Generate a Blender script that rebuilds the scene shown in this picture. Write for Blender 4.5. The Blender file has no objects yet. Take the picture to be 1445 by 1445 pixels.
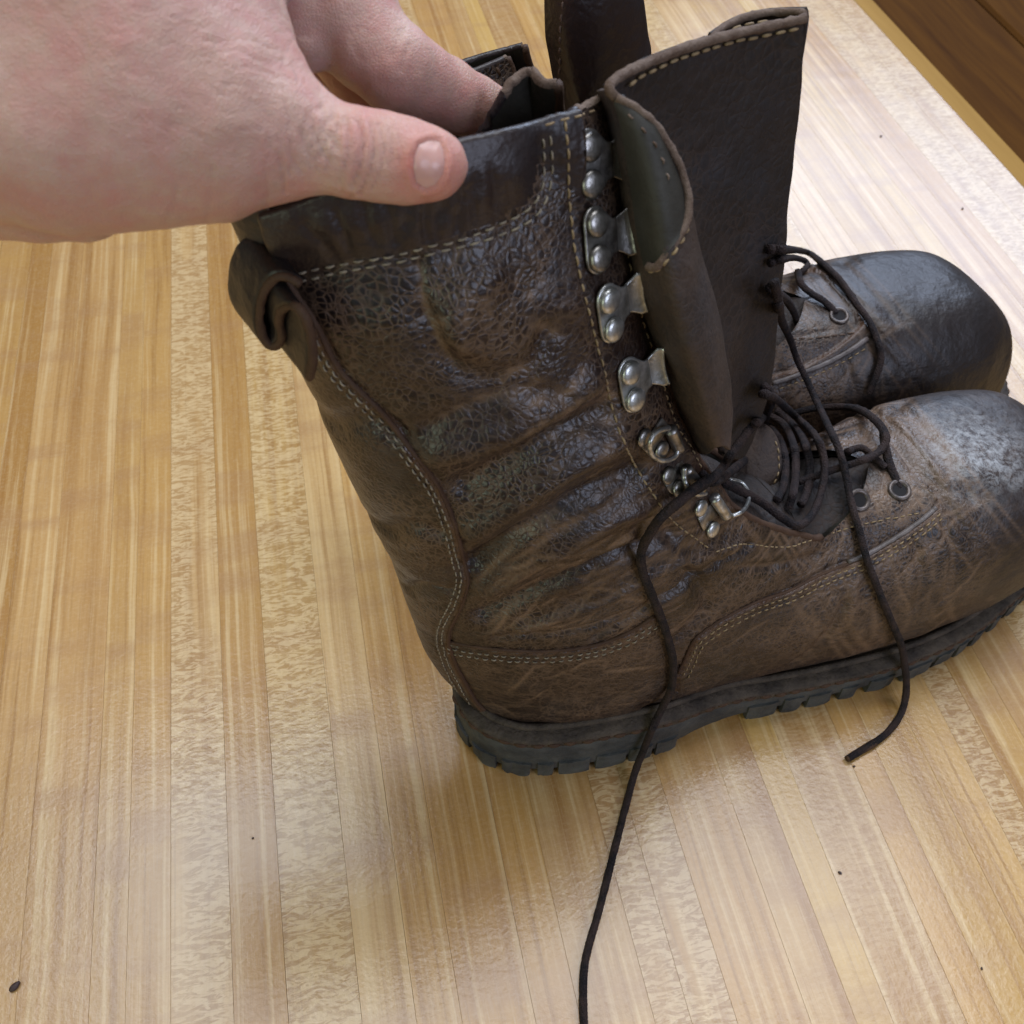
import bpy, bmesh, math, random
import numpy as np
from mathutils import Vector, Matrix
from mathutils.bvhtree import BVHTree

random.seed(4)
RNG = np.random.default_rng(4)
scene = bpy.context.scene
COL = scene.collection

# ------------------------------------------------------------------ camera, world, lamps
CAM_H = 0.45
PITCH = math.radians(51)
FPX = 1445.0
cam_d = bpy.data.cameras.new("camera")
cam_d.sensor_width = 26.0
cam_d.sensor_height = 26.0
cam_d.lens = 26.0
cam_d.clip_start = 0.02
cam_d.clip_end = 50
cam_d.dof.use_dof = True
cam_d.dof.focus_distance = 0.40
cam_d.dof.aperture_fstop = 16.0
cam = bpy.data.objects.new("camera", cam_d)
cam.location = (0, 0, CAM_H)
cam.rotation_euler = (math.pi / 2 - PITCH, 0, 0)
COL.objects.link(cam)
scene.camera = cam

world = bpy.data.worlds.new("World")
scene.world = world
world.use_nodes = True
bg = world.node_tree.nodes["Background"]
bg.inputs[0].default_value = (0.86, 0.85, 0.84, 1)
bg.inputs[1].default_value = 0.12


def area(name, loc, target, sx, sy, power, color):
    d = bpy.data.lights.new(name, 'AREA')
    d.shape = 'RECTANGLE'
    d.size, d.size_y = sx, sy
    d.energy = power
    d.color = color
    o = bpy.data.objects.new(name, d)
    o.location = loc
    v = Vector(target) - Vector(loc)
    o.rotation_euler = v.to_track_quat('-Z', 'Y').to_euler()
    COL.objects.link(o)
    return o


area("window_light", (0.95, 2.3, 1.55), (0.1, 0.3, 0.0), 1.3, 1.3, 43, (0.62, 0.75, 1.0))
area("skylight", (0.0, 0.85, 2.3), (0.0, 0.35, 0.0), 2.4, 0.9, 46, (0.88, 0.92, 1.0))
area("side_window_light", (1.35, -1.25, 1.35), (0.05, 0.25, 0.15), 1.2, 1.0, 20, (0.68, 0.76, 1.0))
area("garden_light", (-1.2, -1.0, 0.75), (0.0, 0.3, 0.15), 1.0, 0.7, 7, (0.86, 1.0, 0.74))

scene.view_settings.view_transform = 'Standard'
scene.view_settings.look = 'None'
scene.view_settings.exposure = 0.08
scene.view_settings.gamma = 1.0

# ------------------------------------------------------------------ geometry of the view (numpy)
cP, sP = math.cos(PITCH), math.sin(PITCH)
CAM = np.array([0, 0, CAM_H])
FWD = np.array([0, cP, -sP]); UP = np.array([0, sP, cP]); RIGHT = np.array([1.0, 0, 0])


def ray(px, py):
    return FWD + RIGHT * ((px - 722.5) / FPX) + UP * ((722.5 - py) / FPX)


def at_depth(px, py, t):
    return CAM + ray(px, py) * t


def on_z(px, py, z=0.0):
    d = ray(px, py)
    return CAM + d * ((z - CAM_H) / d[2])


def project(P):
    q = np.asarray(P) - CAM
    z = q @ FWD
    return np.stack([722.5 + FPX * (q @ RIGHT) / z, 722.5 - FPX * (q @ UP) / z], -1)


# ------------------------------------------------------------------ helpers
def link(o, parent=None):
    COL.objects.link(o)
    if parent is not None:
        o.parent = parent
    return o


def empty(name, label, cat, loc=(0, 0, 0), rz=0, group=None):
    o = bpy.data.objects.new(name, None)
    o.empty_display_size = 0.02
    o.location = loc
    o.rotation_euler = (0, 0, rz)
    o["label"] = label
    o["category"] = cat
    if group:
        o["group"] = group
    return link(o)


def mesh_obj(name, V, F, mat, parent=None, smooth=True, attrs=None):
    me = bpy.data.meshes.new(name)
    me.from_pydata([tuple(map(float, v)) for v in V], [], [tuple(map(int, f)) for f in F])
    me.validate()
    if smooth:
        me.polygons.foreach_set("use_smooth", [True] * len(me.polygons))
    if attrs:
        for k, a in attrs.items():
            at = me.attributes.new(k, 'FLOAT', 'POINT')
            at.data.foreach_set("value", np.asarray(a, dtype=np.float32))
    me.update()
    me.materials.append(mat)
    return link(bpy.data.objects.new(name, me), parent)


def vnoise(P, seed=0):
    """trilinear value noise in -1..1"""
    P = np.asarray(P, float) + 100.0 + seed * 7.31
    i = np.floor(P).astype(np.int64)
    f = P - i
    f = f * f * (3 - 2 * f)
    out = 0
    for dx in (0, 1):
        for dy in (0, 1):
            for dz in (0, 1):
                h = (i[..., 0] + dx) * 374761393 + (i[..., 1] + dy) * 668265263 + (i[..., 2] + dz) * 2147483647 + seed * 974634777
                h = (h ^ (h >> 13)) * 1274126177
                h = (h ^ (h >> 16)) & 0xffffff
                w = (f[..., 0] if dx else 1 - f[..., 0]) * (f[..., 1] if dy else 1 - f[..., 1]) * (f[..., 2] if dz else 1 - f[..., 2])
                out = out + w * (h / float(0xffffff) * 2 - 1)
    return out


def fbm(P, seed=0, octv=3):
    a, s, t = 1.0, 0.0, 0.0
    P = np.asarray(P, float)
    for k in range(octv):
        s = s + a * vnoise(P * (2 ** k), seed + k)
        t += a
        a *= 0.5
    return s / t


def catmull(K, n):
    """resample key rows K (m,d) to n rows, centripetal-free uniform catmull-rom"""
    K = np.asarray(K, float)
    m = len(K)
    x = np.linspace(0, m - 1, n)
    i = np.clip(np.floor(x).astype(int), 0, m - 2)
    t = (x - i)[:, None]
    p0 = K[np.maximum(i - 1, 0)]; p1 = K[i]; p2 = K[i + 1]; p3 = K[np.minimum(i + 2, m - 1)]
    return 0.5 * ((2 * p1) + (-p0 + p2) * t + (2 * p0 - 5 * p1 + 4 * p2 - p3) * t ** 2 + (-p0 + 3 * p1 - 3 * p2 + p3) * t ** 3)


def resample(P, step):
    """points at equal spacing along polyline P"""
    P = np.asarray(P, float)
    d = np.r_[0, np.cumsum(np.linalg.norm(np.diff(P, axis=0), axis=1))]
    n = max(2, int(round(d[-1] / step)) + 1)
    x = np.linspace(0, d[-1], n)
    return np.stack([np.interp(x, d, P[:, k]) for k in range(P.shape[1])], 1)


def smooth_line(P, per=8):
    return catmull(P, (len(P) - 1) * per + 1)


def frames(P):
    T = np.gradient(P, axis=0)
    T /= np.linalg.norm(T, axis=1)[:, None] + 1e-12
    N = np.zeros_like(T)
    up = np.array([0, 0, 1.0]) if abs(T[0][2]) < 0.9 else np.array([1.0, 0, 0])
    n = up - T[0] * (up @ T[0]); n /= np.linalg.norm(n)
    for k in range(len(P)):
        n = n - T[k] * (n @ T[k]); n /= np.linalg.norm(n) + 1e-12
        N[k] = n
    return T, N, np.cross(T, N)


def tube(P, r, seg=10, jitter=0.0, flat=1.0, N=None, seed=1, cap=True):
    """tube mesh arrays round the path P; r scalar or array; flat scales it along the normal"""
    P = np.asarray(P, float)
    T, Nf, B = frames(P)
    if N is not None:
        Nf = N - T * np.sum(N * T, 1)[:, None]
        Nf /= np.linalg.norm(Nf, axis=1)[:, None] + 1e-12
        B = np.cross(T, Nf)
    r = np.broadcast_to(np.asarray(r, float), (len(P),))
    a = np.linspace(0, 2 * np.pi, seg, endpoint=False)
    V = P[:, None] + r[:, None, None] * (np.cos(a)[None, :, None] * Nf[:, None] * flat + np.sin(a)[None, :, None] * B[:, None])
    if jitter:
        V = V + (V - P[:, None]) * fbm(V / (r.mean() * 1.6), seed)[..., None] * jitter
    V = V.reshape(-1, 3)
    F = []
    for i in range(len(P) - 1):
        for j in range(seg):
            k = (j + 1) % seg
            F.append((i * seg + j, i * seg + k, (i + 1) * seg + k, (i + 1) * seg + j))
    if cap:
        F.append(tuple(range(seg))[::-1])
        F.append(tuple((len(P) - 1) * seg + j for j in range(seg)))
    return V, F


class Acc:
    def __init__(s): s.V = []; s.F = []; s.n = 0
    def add(s, V, F):
        s.V.append(np.asarray(V, float)); s.F += [tuple(i + s.n for i in f) for f in F]; s.n += len(V)
    def obj(s, name, mat, parent=None, smooth=True):
        return mesh_obj(name, np.concatenate(s.V), s.F, mat, parent, smooth)


def grid_faces(n, m, wrap=False, off=0):
    F = []
    for i in range(n - 1):
        for j in range(m if wrap else m - 1):
            k = (j + 1) % m
            F.append((off + i * m + j, off + i * m + k, off + (i + 1) * m + k, off + (i + 1) * m + j))
    return F


def grid_normals(G, wrap=False):
    du = (np.roll(G, -1, 1) - np.roll(G, 1, 1)) if wrap else np.gradient(G, axis=1)
    dv = np.gradient(G, axis=0)
    n = np.cross(du, dv)
    return n / (np.linalg.norm(n, axis=-1, keepdims=True) + 1e-12)


def seg_dist(Q, P):
    """distance of points Q (n,2) to polyline P (m,2), and sign (left +) of nearest segment"""
    Q = np.asarray(Q, float); best = np.full(len(Q), 1e9); sg = np.zeros(len(Q))
    for a, b in zip(P[:-1], P[1:]):
        d = b - a
        L = d @ d + 1e-15
        t = np.clip(((Q - a) @ d) / L, 0, 1)
        q = a + t[:, None] * d
        dd = np.linalg.norm(Q - q, axis=1)
        s = np.sign(d[0] * (Q[:, 1] - a[1]) - d[1] * (Q[:, 0] - a[0]))
        m = dd < best
        best[m] = dd[m]; sg[m] = s[m]
    return best, sg


def in_poly(Q, P):
    x, y = Q[:, 0], Q[:, 1]
    ins = np.zeros(len(Q), bool)
    n = len(P)
    for i in range(n):
        x1, y1 = P[i]; x2, y2 = P[(i + 1) % n]
        c = ((y1 > y) != (y2 > y)) & (x < (x2 - x1) * (y - y1) / (y2 - y1 + 1e-15) + x1)
        ins ^= c
    return ins


def sstep(a, b, x):
    t = np.clip((x - a) / (b - a), 0, 1)
    return t * t * (3 - 2 * t)


# ------------------------------------------------------------------ materials
class NT:
    def __init__(s, name):
        s.m = bpy.data.materials.new(name); s.m.use_nodes = True
        s.t = s.m.node_tree; s.b = s.t.nodes["Principled BSDF"]
    def n(s, kind, **kw):
        x = s.t.nodes.new(kind)
        for k, v in kw.items(): setattr(x, k, v)
        return x
    def l(s, a, b): s.t.links.new(a, b)
    def val(s, sock, v):
        if hasattr(v, 'links') or hasattr(v, 'is_output'): s.l(v, sock)
        else: sock.default_value = v
    def math(s, op, a, b=0.0, clamp=False):
        x = s.n('ShaderNodeMath', operation=op, use_clamp=clamp)
        s.val(x.inputs[0], a); s.val(x.inputs[1], b)
        return x.outputs[0]
    def mix(s, f, a, b, mode='MIX'):
        x = s.n('ShaderNodeMix', data_type='RGBA', blend_type=mode)
        s.val(x.inputs[0], f)
        s.val(x.inputs[6], a if not isinstance(a, tuple) else (*a, 1)[:4])
        s.val(x.inputs[7], b if not isinstance(b, tuple) else (*b, 1)[:4])
        return x.outputs[2]
    def ramp(s, f, stops, interp='LINEAR'):
        x = s.n('ShaderNodeValToRGB')
        x.color_ramp.interpolation = interp
        e = x.color_ramp.elements
        while len(e) < len(stops): e.new(0.5)
        for k, (p, c) in enumerate(stops):
            e[k].position = p
            e[k].color = (*c, 1) if isinstance(c, tuple) else (c, c, c, 1)
        s.l(f, x.inputs[0])
        return x.outputs[0]
    def noise(s, co, scale, detail=3, rough=0.5, dist=0.0):
        x = s.n('ShaderNodeTexNoise')
        x.inputs['Scale'].default_value = scale; x.inputs['Detail'].default_value = detail
        x.inputs['Roughness'].default_value = rough; x.inputs['Distortion'].default_value = dist
        s.l(co, x.inputs['Vector'])
        return x.outputs['Fac']
    def vor(s, co, scale, feature='F1', rnd=1.0):
        x = s.n('ShaderNodeTexVoronoi', feature=feature)
        x.inputs['Scale'].default_value = scale; x.inputs['Randomness'].default_value = rnd
        s.l(co, x.inputs['Vector'])
        return x.outputs['Distance']
    def mapping(s, co, scale=(1, 1, 1), rot=(0, 0, 0), loc=(0, 0, 0)):
        x = s.n('ShaderNodeMapping')
        x.inputs['Scale'].default_value = scale; x.inputs['Rotation'].default_value = rot
        x.inputs['Location'].default_value = loc
        s.l(co, x.inputs['Vector'])
        return x.outputs[0]
    def warp(s, co, scale, amt):
        x = s.n('ShaderNodeTexNoise'); x.inputs['Scale'].default_value = scale; x.inputs['Detail'].default_value = 2
        s.l(co, x.inputs['Vector'])
        v = s.n('ShaderNodeVectorMath', operation='MULTIPLY_ADD')
        s.l(x.outputs['Color'], v.inputs[0]); v.inputs[1].default_value = (amt,) * 3; s.l(co, v.inputs[2])
        return v.outputs[0]
    def bump(s, h, dist, strength=1.0, prev=None):
        x = s.n('ShaderNodeBump'); x.inputs['Distance'].default_value = dist; x.inputs['Strength'].default_value = strength
        s.l(h, x.inputs['Height'])
        if prev is not None: s.l(prev, x.inputs['Normal'])
        return x.outputs[0]
    def attr(s, name):
        x = s.n('ShaderNodeAttribute', attribute_name=name)
        return x.outputs['Fac']
    def obj(s): return s.n('ShaderNodeTexCoord').outputs['Object']
    def set(s, **kw):
        for k, v in kw.items():
            k = k.replace('_', ' ')
            s.val(s.b.inputs[k], (*v, 1) if isinstance(v, tuple) and len(v) == 3 and k in ('Base Color',) else v)
        return s.m


def leather(name, dark, mid, tan, grain=330, grain_amt=1.0, rough=0.42, attrs=True, bump=0.00014, tint=(0.020, 0.018, 0.022)):
    """worn oiled leather: pebbled cells with pale worn creases, patches of wear and dust"""
    n = NT(name)
    co = n.obj()
    w2 = n.warp(n.warp(co, 45, 0.010), 500, 0.0006)
    e1 = n.vor(w2, grain, 'DISTANCE_TO_EDGE')
    e2 = n.vor(w2, grain * 0.42, 'DISTANCE_TO_EDGE')
    e3 = n.vor(w2, grain * 2.3, 'DISTANCE_TO_EDGE')
    c1 = n.ramp(e1, [(0.0, 1.0), (0.06, 0.75), (0.12, 0.0)])
    c2 = n.ramp(e2, [(0.0, 1.0), (0.05, 0.4), (0.10, 0.0)])
    patch = n.ramp(n.noise(co, 26, 4, 0.6), [(0.36, 0.0), (0.62, 1.0)])
    fine = n.noise(co, 900, 3, 0.6)
    big = n.noise(co, 14, 5, 0.6)
    base = n.mix(n.ramp(big, [(0.35, 0.0), (0.65, 1.0)]), dark, mid)
    base = n.mix(n.math('MULTIPLY', n.ramp(n.noise(co, 45, 3), [(0.5, 0.0), (0.7, 1.0)]), 0.6), base, tint)
    line = n.math('MAXIMUM', c1, n.math('MULTIPLY', c2, 0.8))
    linem = n.math('MULTIPLY', line, n.math('ADD', n.math('MULTIPLY', patch, 0.85), 0.04))
    if attrs:
        ga = n.attr('grain'); sc = n.attr('scuff')
        linem = n.math('MULTIPLY', linem, ga)
    linem = n.math('MULTIPLY', linem, 0.46 * grain_amt, True)
    col = n.mix(linem, base, tan)
    if attrs:
        # general dusty wear, finer network of pale crease lines
        vn = n.noise(n.warp(co, 25, 0.02), 55, 3, 0.5, 0.5)
        vein = n.ramp(n.math('ABSOLUTE', n.math('SUBTRACT', vn, 0.5)), [(0.0, 1.0), (0.014, 0.6), (0.030, 0.0)])
        vn2 = n.noise(n.mapping(n.warp(co, 30, 0.015), (60, 60, 190), (0, -0.75, 0)), 1.0, 2.5, 0.5, 0.5)
        vein2 = n.ramp(n.math('ABSOLUTE', n.math('SUBTRACT', vn2, 0.5)), [(0.0, 1.0), (0.015, 0.6), (0.040, 0.0)])
        dn = n.ramp(n.noise(n.warp(co, 30, 0.02), 110, 6, 0.7), [(0.42, 0.0), (0.68, 1.0)])
        dn = n.math('ADD', n.math('MULTIPLY', dn, 0.13), n.math('MULTIPLY', n.math('MAXIMUM', vein, vein2), 0.75))
        wear = n.math('MULTIPLY', n.math('MULTIPLY', sc, dn), 0.34, True)
        col = n.mix(wear, col, tan)
        col = n.mix(n.math('MULTIPLY', n.attr('vein'), 0.85, True), col, tan)
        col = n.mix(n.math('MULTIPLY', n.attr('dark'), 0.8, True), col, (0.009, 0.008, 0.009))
        wh = n.attr('white')
        sn = n.ramp(n.noise(n.warp(co, 90, 0.008), 260, 8, 0.8), [(0.42, 0.0), (0.60, 1.0)])
        whm = n.math('MULTIPLY', wh, n.math('ADD', n.math('MULTIPLY', sn, 0.85), 0.0), True)
        col = n.mix(n.math('MULTIPLY', whm, 0.8), col, (0.50, 0.51, 0.52))
        ed = n.attr('edge')
        col = n.mix(n.math('MULTIPLY', ed, 0.9, True), col, (0.085, 0.038, 0.016))
    rg = n.math('ADD', n.math('MULTIPLY', fine, 0.14), rough - 0.07)
    rg = n.math('ADD', rg, n.math('MULTIPLY', linem, 0.25))
    hgt = n.math('SQRT', n.math('MINIMUM', n.math('MULTIPLY', e1, 2.5), 0.8))
    if attrs:
        rg = n.math('ADD', rg, n.math('MULTIPLY', wear, 0.15))
        rg = n.math('ADD', rg, n.math('MULTIPLY', sc, 0.13))
        rg = n.math('ADD', rg, n.math('MULTIPLY', n.math('SUBTRACT', 1.0, n.attr('grain'), True), 0.16))
        rg = n.math('ADD', rg, n.math('MULTIPLY', whm, 0.45))
        hgt = n.math('MULTIPLY', hgt, n.attr('grain'))
    e2h = n.math('MULTIPLY', n.math('MINIMUM', n.math('MULTIPLY', e2, 4.0), 0.5), 0.6 * grain_amt)
    if attrs: e2h = n.math('MULTIPLY', e2h, n.attr('grain'))
    hgt = n.math('ADD', hgt, e2h)
    hgt = n.math('ADD', hgt, n.math('MULTIPLY', n.math('MINIMUM', e3, 0.3), 0.30 * grain_amt))
    b1 = n.bump(n.noise(co, 55, 4, 0.6), 0.0022)
    b2 = n.bump(hgt, bump * grain_amt, 1.0, b1)
    b3 = n.bump(fine, 0.00006, 1.0, b2)
    n.set(Base_Color=col, Roughness=rg, Normal=b3)
    n.b.inputs['Specular IOR Level'].default_value = 0.55
    return n.m


def simple(name, col, rough=0.5, metal=0.0, nscale=0, ndist=0.0002, col2=None, cscale=40, spec=0.5):
    n = NT(name)
    co = n.obj()
    c = col
    if col2:
        c = n.mix(n.ramp(n.noise(co, cscale, 5, 0.65), [(0.35, 0.0), (0.68, 1.0)]), col, col2)
    n.set(Base_Color=c, Roughness=rough, Metallic=metal)
    n.b.inputs['Specular IOR Level'].default_value = spec
    if nscale:
        n.set(Normal=n.bump(n.noise(co, nscale, 4, 0.6), ndist))
    return n.m


M_LEA = leather("worn_brown_leather", (0.0068, 0.0042, 0.0040), (0.026, 0.0115, 0.0075), (0.21, 0.13, 0.078), grain=420, rough=0.33)
M_SMOOTH = leather("smooth_dark_leather", (0.020, 0.0115, 0.010), (0.030, 0.017, 0.015), (0.07, 0.04, 0.03), grain=900, grain_amt=0.2, rough=0.42, attrs=False, bump=0.0001)
M_TONGUE = leather("tongue_leather", (0.010, 0.006, 0.0045), (0.026, 0.0145, 0.0095), (0.075, 0.043, 0.027), grain=260, grain_amt=0.8, rough=0.70, attrs=False, bump=0.0003)
M_GUSSET = leather("gusset_leather", (0.020, 0.013, 0.010), (0.075, 0.044, 0.028), (0.15, 0.095, 0.065), grain=420, grain_amt=0.6, rough=0.68, attrs=False, bump=0.0002)
M_LINING = simple("dark_lining", (0.022, 0.019, 0.014), 0.65, nscale=400, ndist=0.0003, col2=(0.038, 0.034, 0.024))
M_EDGE = simple("cut_leather_edge", (0.10, 0.062, 0.042), 0.8, nscale=900, ndist=0.0006, col2=(0.20, 0.145, 0.11), cscale=160, spec=0.3)
M_EDGED = simple("dark_leather_edge", (0.055, 0.028, 0.016), 0.7, nscale=900, ndist=0.0004, col2=(0.085, 0.045, 0.025), cscale=120, spec=0.3)
M_PIPE = simple("worn_piping", (0.07, 0.055, 0.048), 0.45, nscale=700, ndist=0.0003, col2=(0.16, 0.13, 0.12), cscale=120)
M_THREAD = simple("tan_thread", (0.22, 0.145, 0.07), 0.75, nscale=3000, ndist=0.0002, col2=(0.36, 0.26, 0.14), cscale=300)
M_THREADP = simple("pale_thread", (0.17, 0.14, 0.10), 0.8, nscale=3000, ndist=0.0002, col2=(0.36, 0.30, 0.22), cscale=300)
M_RUB = simple("black_rubber", (0.026, 0.028, 0.030), 0.68, nscale=250, ndist=0.0010, col2=(0.085, 0.085, 0.078), cscale=60)
M_WELT = simple("dusty_welt", (0.024, 0.016, 0.011), 0.8, nscale=350, ndist=0.0012, col2=(0.095, 0.070, 0.050), cscale=90)
M_METAL = simple("aged_nickel", (0.70, 0.70, 0.68), 0.34, 0.85, nscale=500, ndist=0.00015, col2=(0.27, 0.27, 0.25), cscale=250)
M_METALD = simple("tarnished_nickel", (0.42, 0.40, 0.37), 0.36, 0.9, nscale=500, ndist=0.0002, col2=(0.12, 0.11, 0.10), cscale=250)
M_HOLE_SHADE = simple("eyelet_shadow", (0.01, 0.008, 0.008), 0.9)
M_EYE = simple("painted_eyelet", (0.05, 0.04, 0.036), 0.35, 0.3, nscale=500, ndist=0.0002, col2=(0.14, 0.11, 0.095), cscale=200)


def mat_lace():
    n = NT("braided_lace")
    co = n.obj()
    d = n.noise(co, 130, 4, 0.6)
    col = n.mix(n.ramp(d, [(0.4, 0.0), (0.6, 1.0)]), (0.008, 0.0065, 0.008), (0.036, 0.022, 0.019))
    v = n.vor(co, 1500)
    col = n.mix(n.ramp(v, [(0.15, 0.5), (0.5, 0.0)]), col, (0.06, 0.040, 0.036))
    n.set(Base_Color=col, Roughness=0.85, Normal=n.bump(v, 0.0005, 1.0, n.bump(n.noise(co, 2500, 2), 0.0002)))
    n.b.inputs['Specular IOR Level'].default_value = 0.3
    n.b.inputs['Sheen Weight'].default_value = 0.0
    return n.m


M_LACE = mat_lace()


# ------------------------------------------------------------------ the table and the bench beyond it
STRIP_ANG = math.radians(101.8)
E1 = np.array([math.cos(STRIP_ANG), math.sin(STRIP_ANG), 0])      # along the strips
E2 = np.array([math.sin(STRIP_ANG), -math.cos(STRIP_ANG), 0])     # across them, to the right
EDGE_X = float(0.5 * (on_z(1239, 0) @ E2 + on_z(1445, 226) @ E2))


def mat_strip():
    n = NT("laminated_maple_strip")
    co = n.obj()
    oi = n.n('ShaderNodeObjectInfo')
    rnd = oi.outputs['Random']
    off = n.n('ShaderNodeCombineXYZ')
    n.l(n.math('MULTIPLY', rnd, 37.0), off.inputs[0]); n.l(n.math('MULTIPLY', rnd, 91.0), off.inputs[1])
    add = n.n('ShaderNodeVectorMath', operation='ADD')
    n.l(co, add.inputs[0]); n.l(off.outputs[0], add.inputs[1])
    P = add.outputs[0]
    Pw = n.warp(P, 9, 0.004)
    base = n.ramp(rnd, [(0.0, (0.47, 0.265, 0.105)), (0.18, (0.60, 0.39, 0.18)), (0.36, (0.36, 0.19, 0.070)),
                        (0.52, (0.66, 0.46, 0.24)), (0.68, (0.48, 0.28, 0.125)), (0.84, (0.60, 0.40, 0.165)), (1.0, (0.42, 0.235, 0.10))])
    g1 = n.noise(n.mapping(Pw, (240, 3.5, 10)), 1.0, 5, 0.6)
    g2 = n.noise(n.mapping(Pw, (75, 1.3, 10)), 1.0, 4, 0.6)
    g3 = n.noise(n.mapping(P, (1500, 60, 10)), 1.0, 3, 0.6)
    col = n.mix(n.ramp(g2, [(0.33, 0.9), (0.48, 0.15), (0.60, 0.0)]), base, (0.34, 0.18, 0.075))
    col = n.mix(n.ramp(g1, [(0.52, 0.0), (0.66, 0.55)]), col, (0.76, 0.58, 0.34))
    col = n.mix(n.ramp(g1, [(0.32, 0.7), (0.46, 0.0)]), col, (0.30, 0.155, 0.06))
    # fine short pores
    col = n.mix(n.ramp(g3, [(0.28, 0.45), (0.46, 0.0), (0.56, 0.0), (0.74, 0.40)]), col, n.mix(g1, (0.40, 0.25, 0.13), (0.68, 0.54, 0.36)))
    # soft bands across the strip (chatoyance)
    ch = n.noise(n.mapping(Pw, (9, 42, 10)), 1.0, 3, 0.5)
    col = n.mix(n.ramp(ch, [(0.5, 0.0), (0.68, 0.45)]), col, (0.38, 0.22, 0.12))
    # ray fleck figure on about a third of the strips
    fl = n.noise(n.mapping(n.warp(P, 60, 0.006), (130, 480, 10)), 1.0, 3, 0.6, 1.2)
    fl2 = n.noise(n.mapping(P, (60, 9, 10)), 1.0, 2, 0.5)
    sel = n.math('FRACT', n.math('MULTIPLY', rnd, 7.13))
    selm = n.ramp(sel, [(0.80, 0.0), (0.84, 1.0)])
    selw = n.ramp(fl2, [(0.30, 0.0), (0.45, 1.0)])
    fmask = n.math('MULTIPLY', selm, selw)
    figc = n.mix(n.ramp(fl, [(0.44, 0.0), (0.55, 1.0)]), (0.37, 0.225, 0.11), (0.68, 0.52, 0.32))
    col = n.mix(n.math('MULTIPLY', fmask, 0.6), col, figc)
    # figure, fainter, everywhere
    figf = n.noise(n.mapping(P, (380, 700, 10)), 1.0, 3, 0.6, 0.8)
    col = n.mix(n.ramp(figf, [(0.34, 0.12), (0.5, 0.0), (0.62, 0.12)]), col, n.mix(n.ramp(figf, [(0.49, 0.0), (0.51, 1.0)]), (0.38, 0.23, 0.12), (0.68, 0.53, 0.34)))
    world = n.n('ShaderNodeNewGeometry').outputs['Position']
    sm = n.noise(world, 7, 3, 0.5)
    rg = n.math('ADD', n.math('MULTIPLY', n.noise(world, 260, 3, 0.6), 0.08), 0.13)
    rg = n.math('ADD', rg, n.math('MULTIPLY', sm, 0.10))
    b = n.bump(n.noise(world, 420, 3, 0.6), 0.00011, 1.0)
    b = n.bump(n.noise(world, 25, 2, 0.5), 0.0003, 1.0, b)
    hs_n = n.n('ShaderNodeHueSaturation'); hs_n.inputs['Saturation'].default_value = 1.12; hs_n.inputs['Value'].default_value = 0.98
    n.l(col, hs_n.inputs['Color'])
    n.set(Base_Color=hs_n.outputs[0], Roughness=rg, Normal=b)
    n.b.inputs['Specular IOR Level'].default_value = 0.58
    return n.m


M_STRIP = mat_strip()


def mat_wood(name, a, b, c, rough, rot=0.0):
    n = NT(name)
    P = n.mapping(n.warp(n.obj(), 5, 0.02), (1, 1, 1), (0, 0, rot))
    g = n.noise(n.mapping(P, (90, 4, 40)), 1.0, 6, 0.65)
    g2 = n.noise(n.mapping(P, (14, 1.5, 14)), 1.0, 3, 0.5)
    col = n.mix(n.ramp(g, [(0.3, 0.0), (0.7, 1.0)]), a, b)
    col = n.mix(n.ramp(g2, [(0.5, 0.0), (0.75, 0.7)]), col, c)
    n.set(Base_Color=col, Roughness=rough, Normal=n.bump(g, 0.0004)); n.b.inputs['Specular IOR Level'].default_value = 0.12
    return n.m


M_AMBER = mat_wood("amber_edge_band", (0.30, 0.16, 0.030), (0.36, 0.20, 0.045), (0.24, 0.12, 0.025), 0.7)
M_BENCH = mat_wood("dark_bench_wood", (0.050, 0.017, 0.002), (0.10, 0.038, 0.004), (0.14, 0.058, 0.008), 0.9)
M_CORE = simple("table_underside", (0.20, 0.13, 0.08), 0.8)
M_FLOOR = simple("dim_floor", (0.10, 0.075, 0.055), 0.7, col2=(0.14, 0.10, 0.075), cscale=6)

table = empty("table", "pale honey laminated strip tabletop under the boots", "table", (0, 0, 0), STRIP_ANG - math.pi / 2)


def tpos(x, y, z):                # table frame (x across to the right, y along the strips) is the empty's own frame
    return (x, y, z)


def box_arrays(x0, x1, y0, y1, z0, z1, ch=0.0):
    V = [(x0, y0, z0), (x1, y0, z0), (x1, y1, z0), (x0, y1, z0),
         (x0, y0, z1 - ch), (x1, y0, z1 - ch), (x1, y1, z1 - ch), (x0, y1, z1 - ch)]
    F = [(0, 3, 2, 1), (0, 1, 5, 4), (1, 2, 6, 5), (2, 3, 7, 6), (3, 0, 4, 7)]
    if ch:
        V += [(x0 + ch, y0 + ch, z1), (x1 - ch, y0 + ch, z1), (x1 - ch, y1 - ch, z1), (x0 + ch, y1 - ch, z1)]
        F += [(4, 5, 9, 8), (5, 6, 10, 9), (6, 7, 11, 10), (7, 4, 8, 11)]
        F.append((8, 9, 10, 11))
    else:
        F.append((4, 5, 6, 7))
    return V, F


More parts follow.
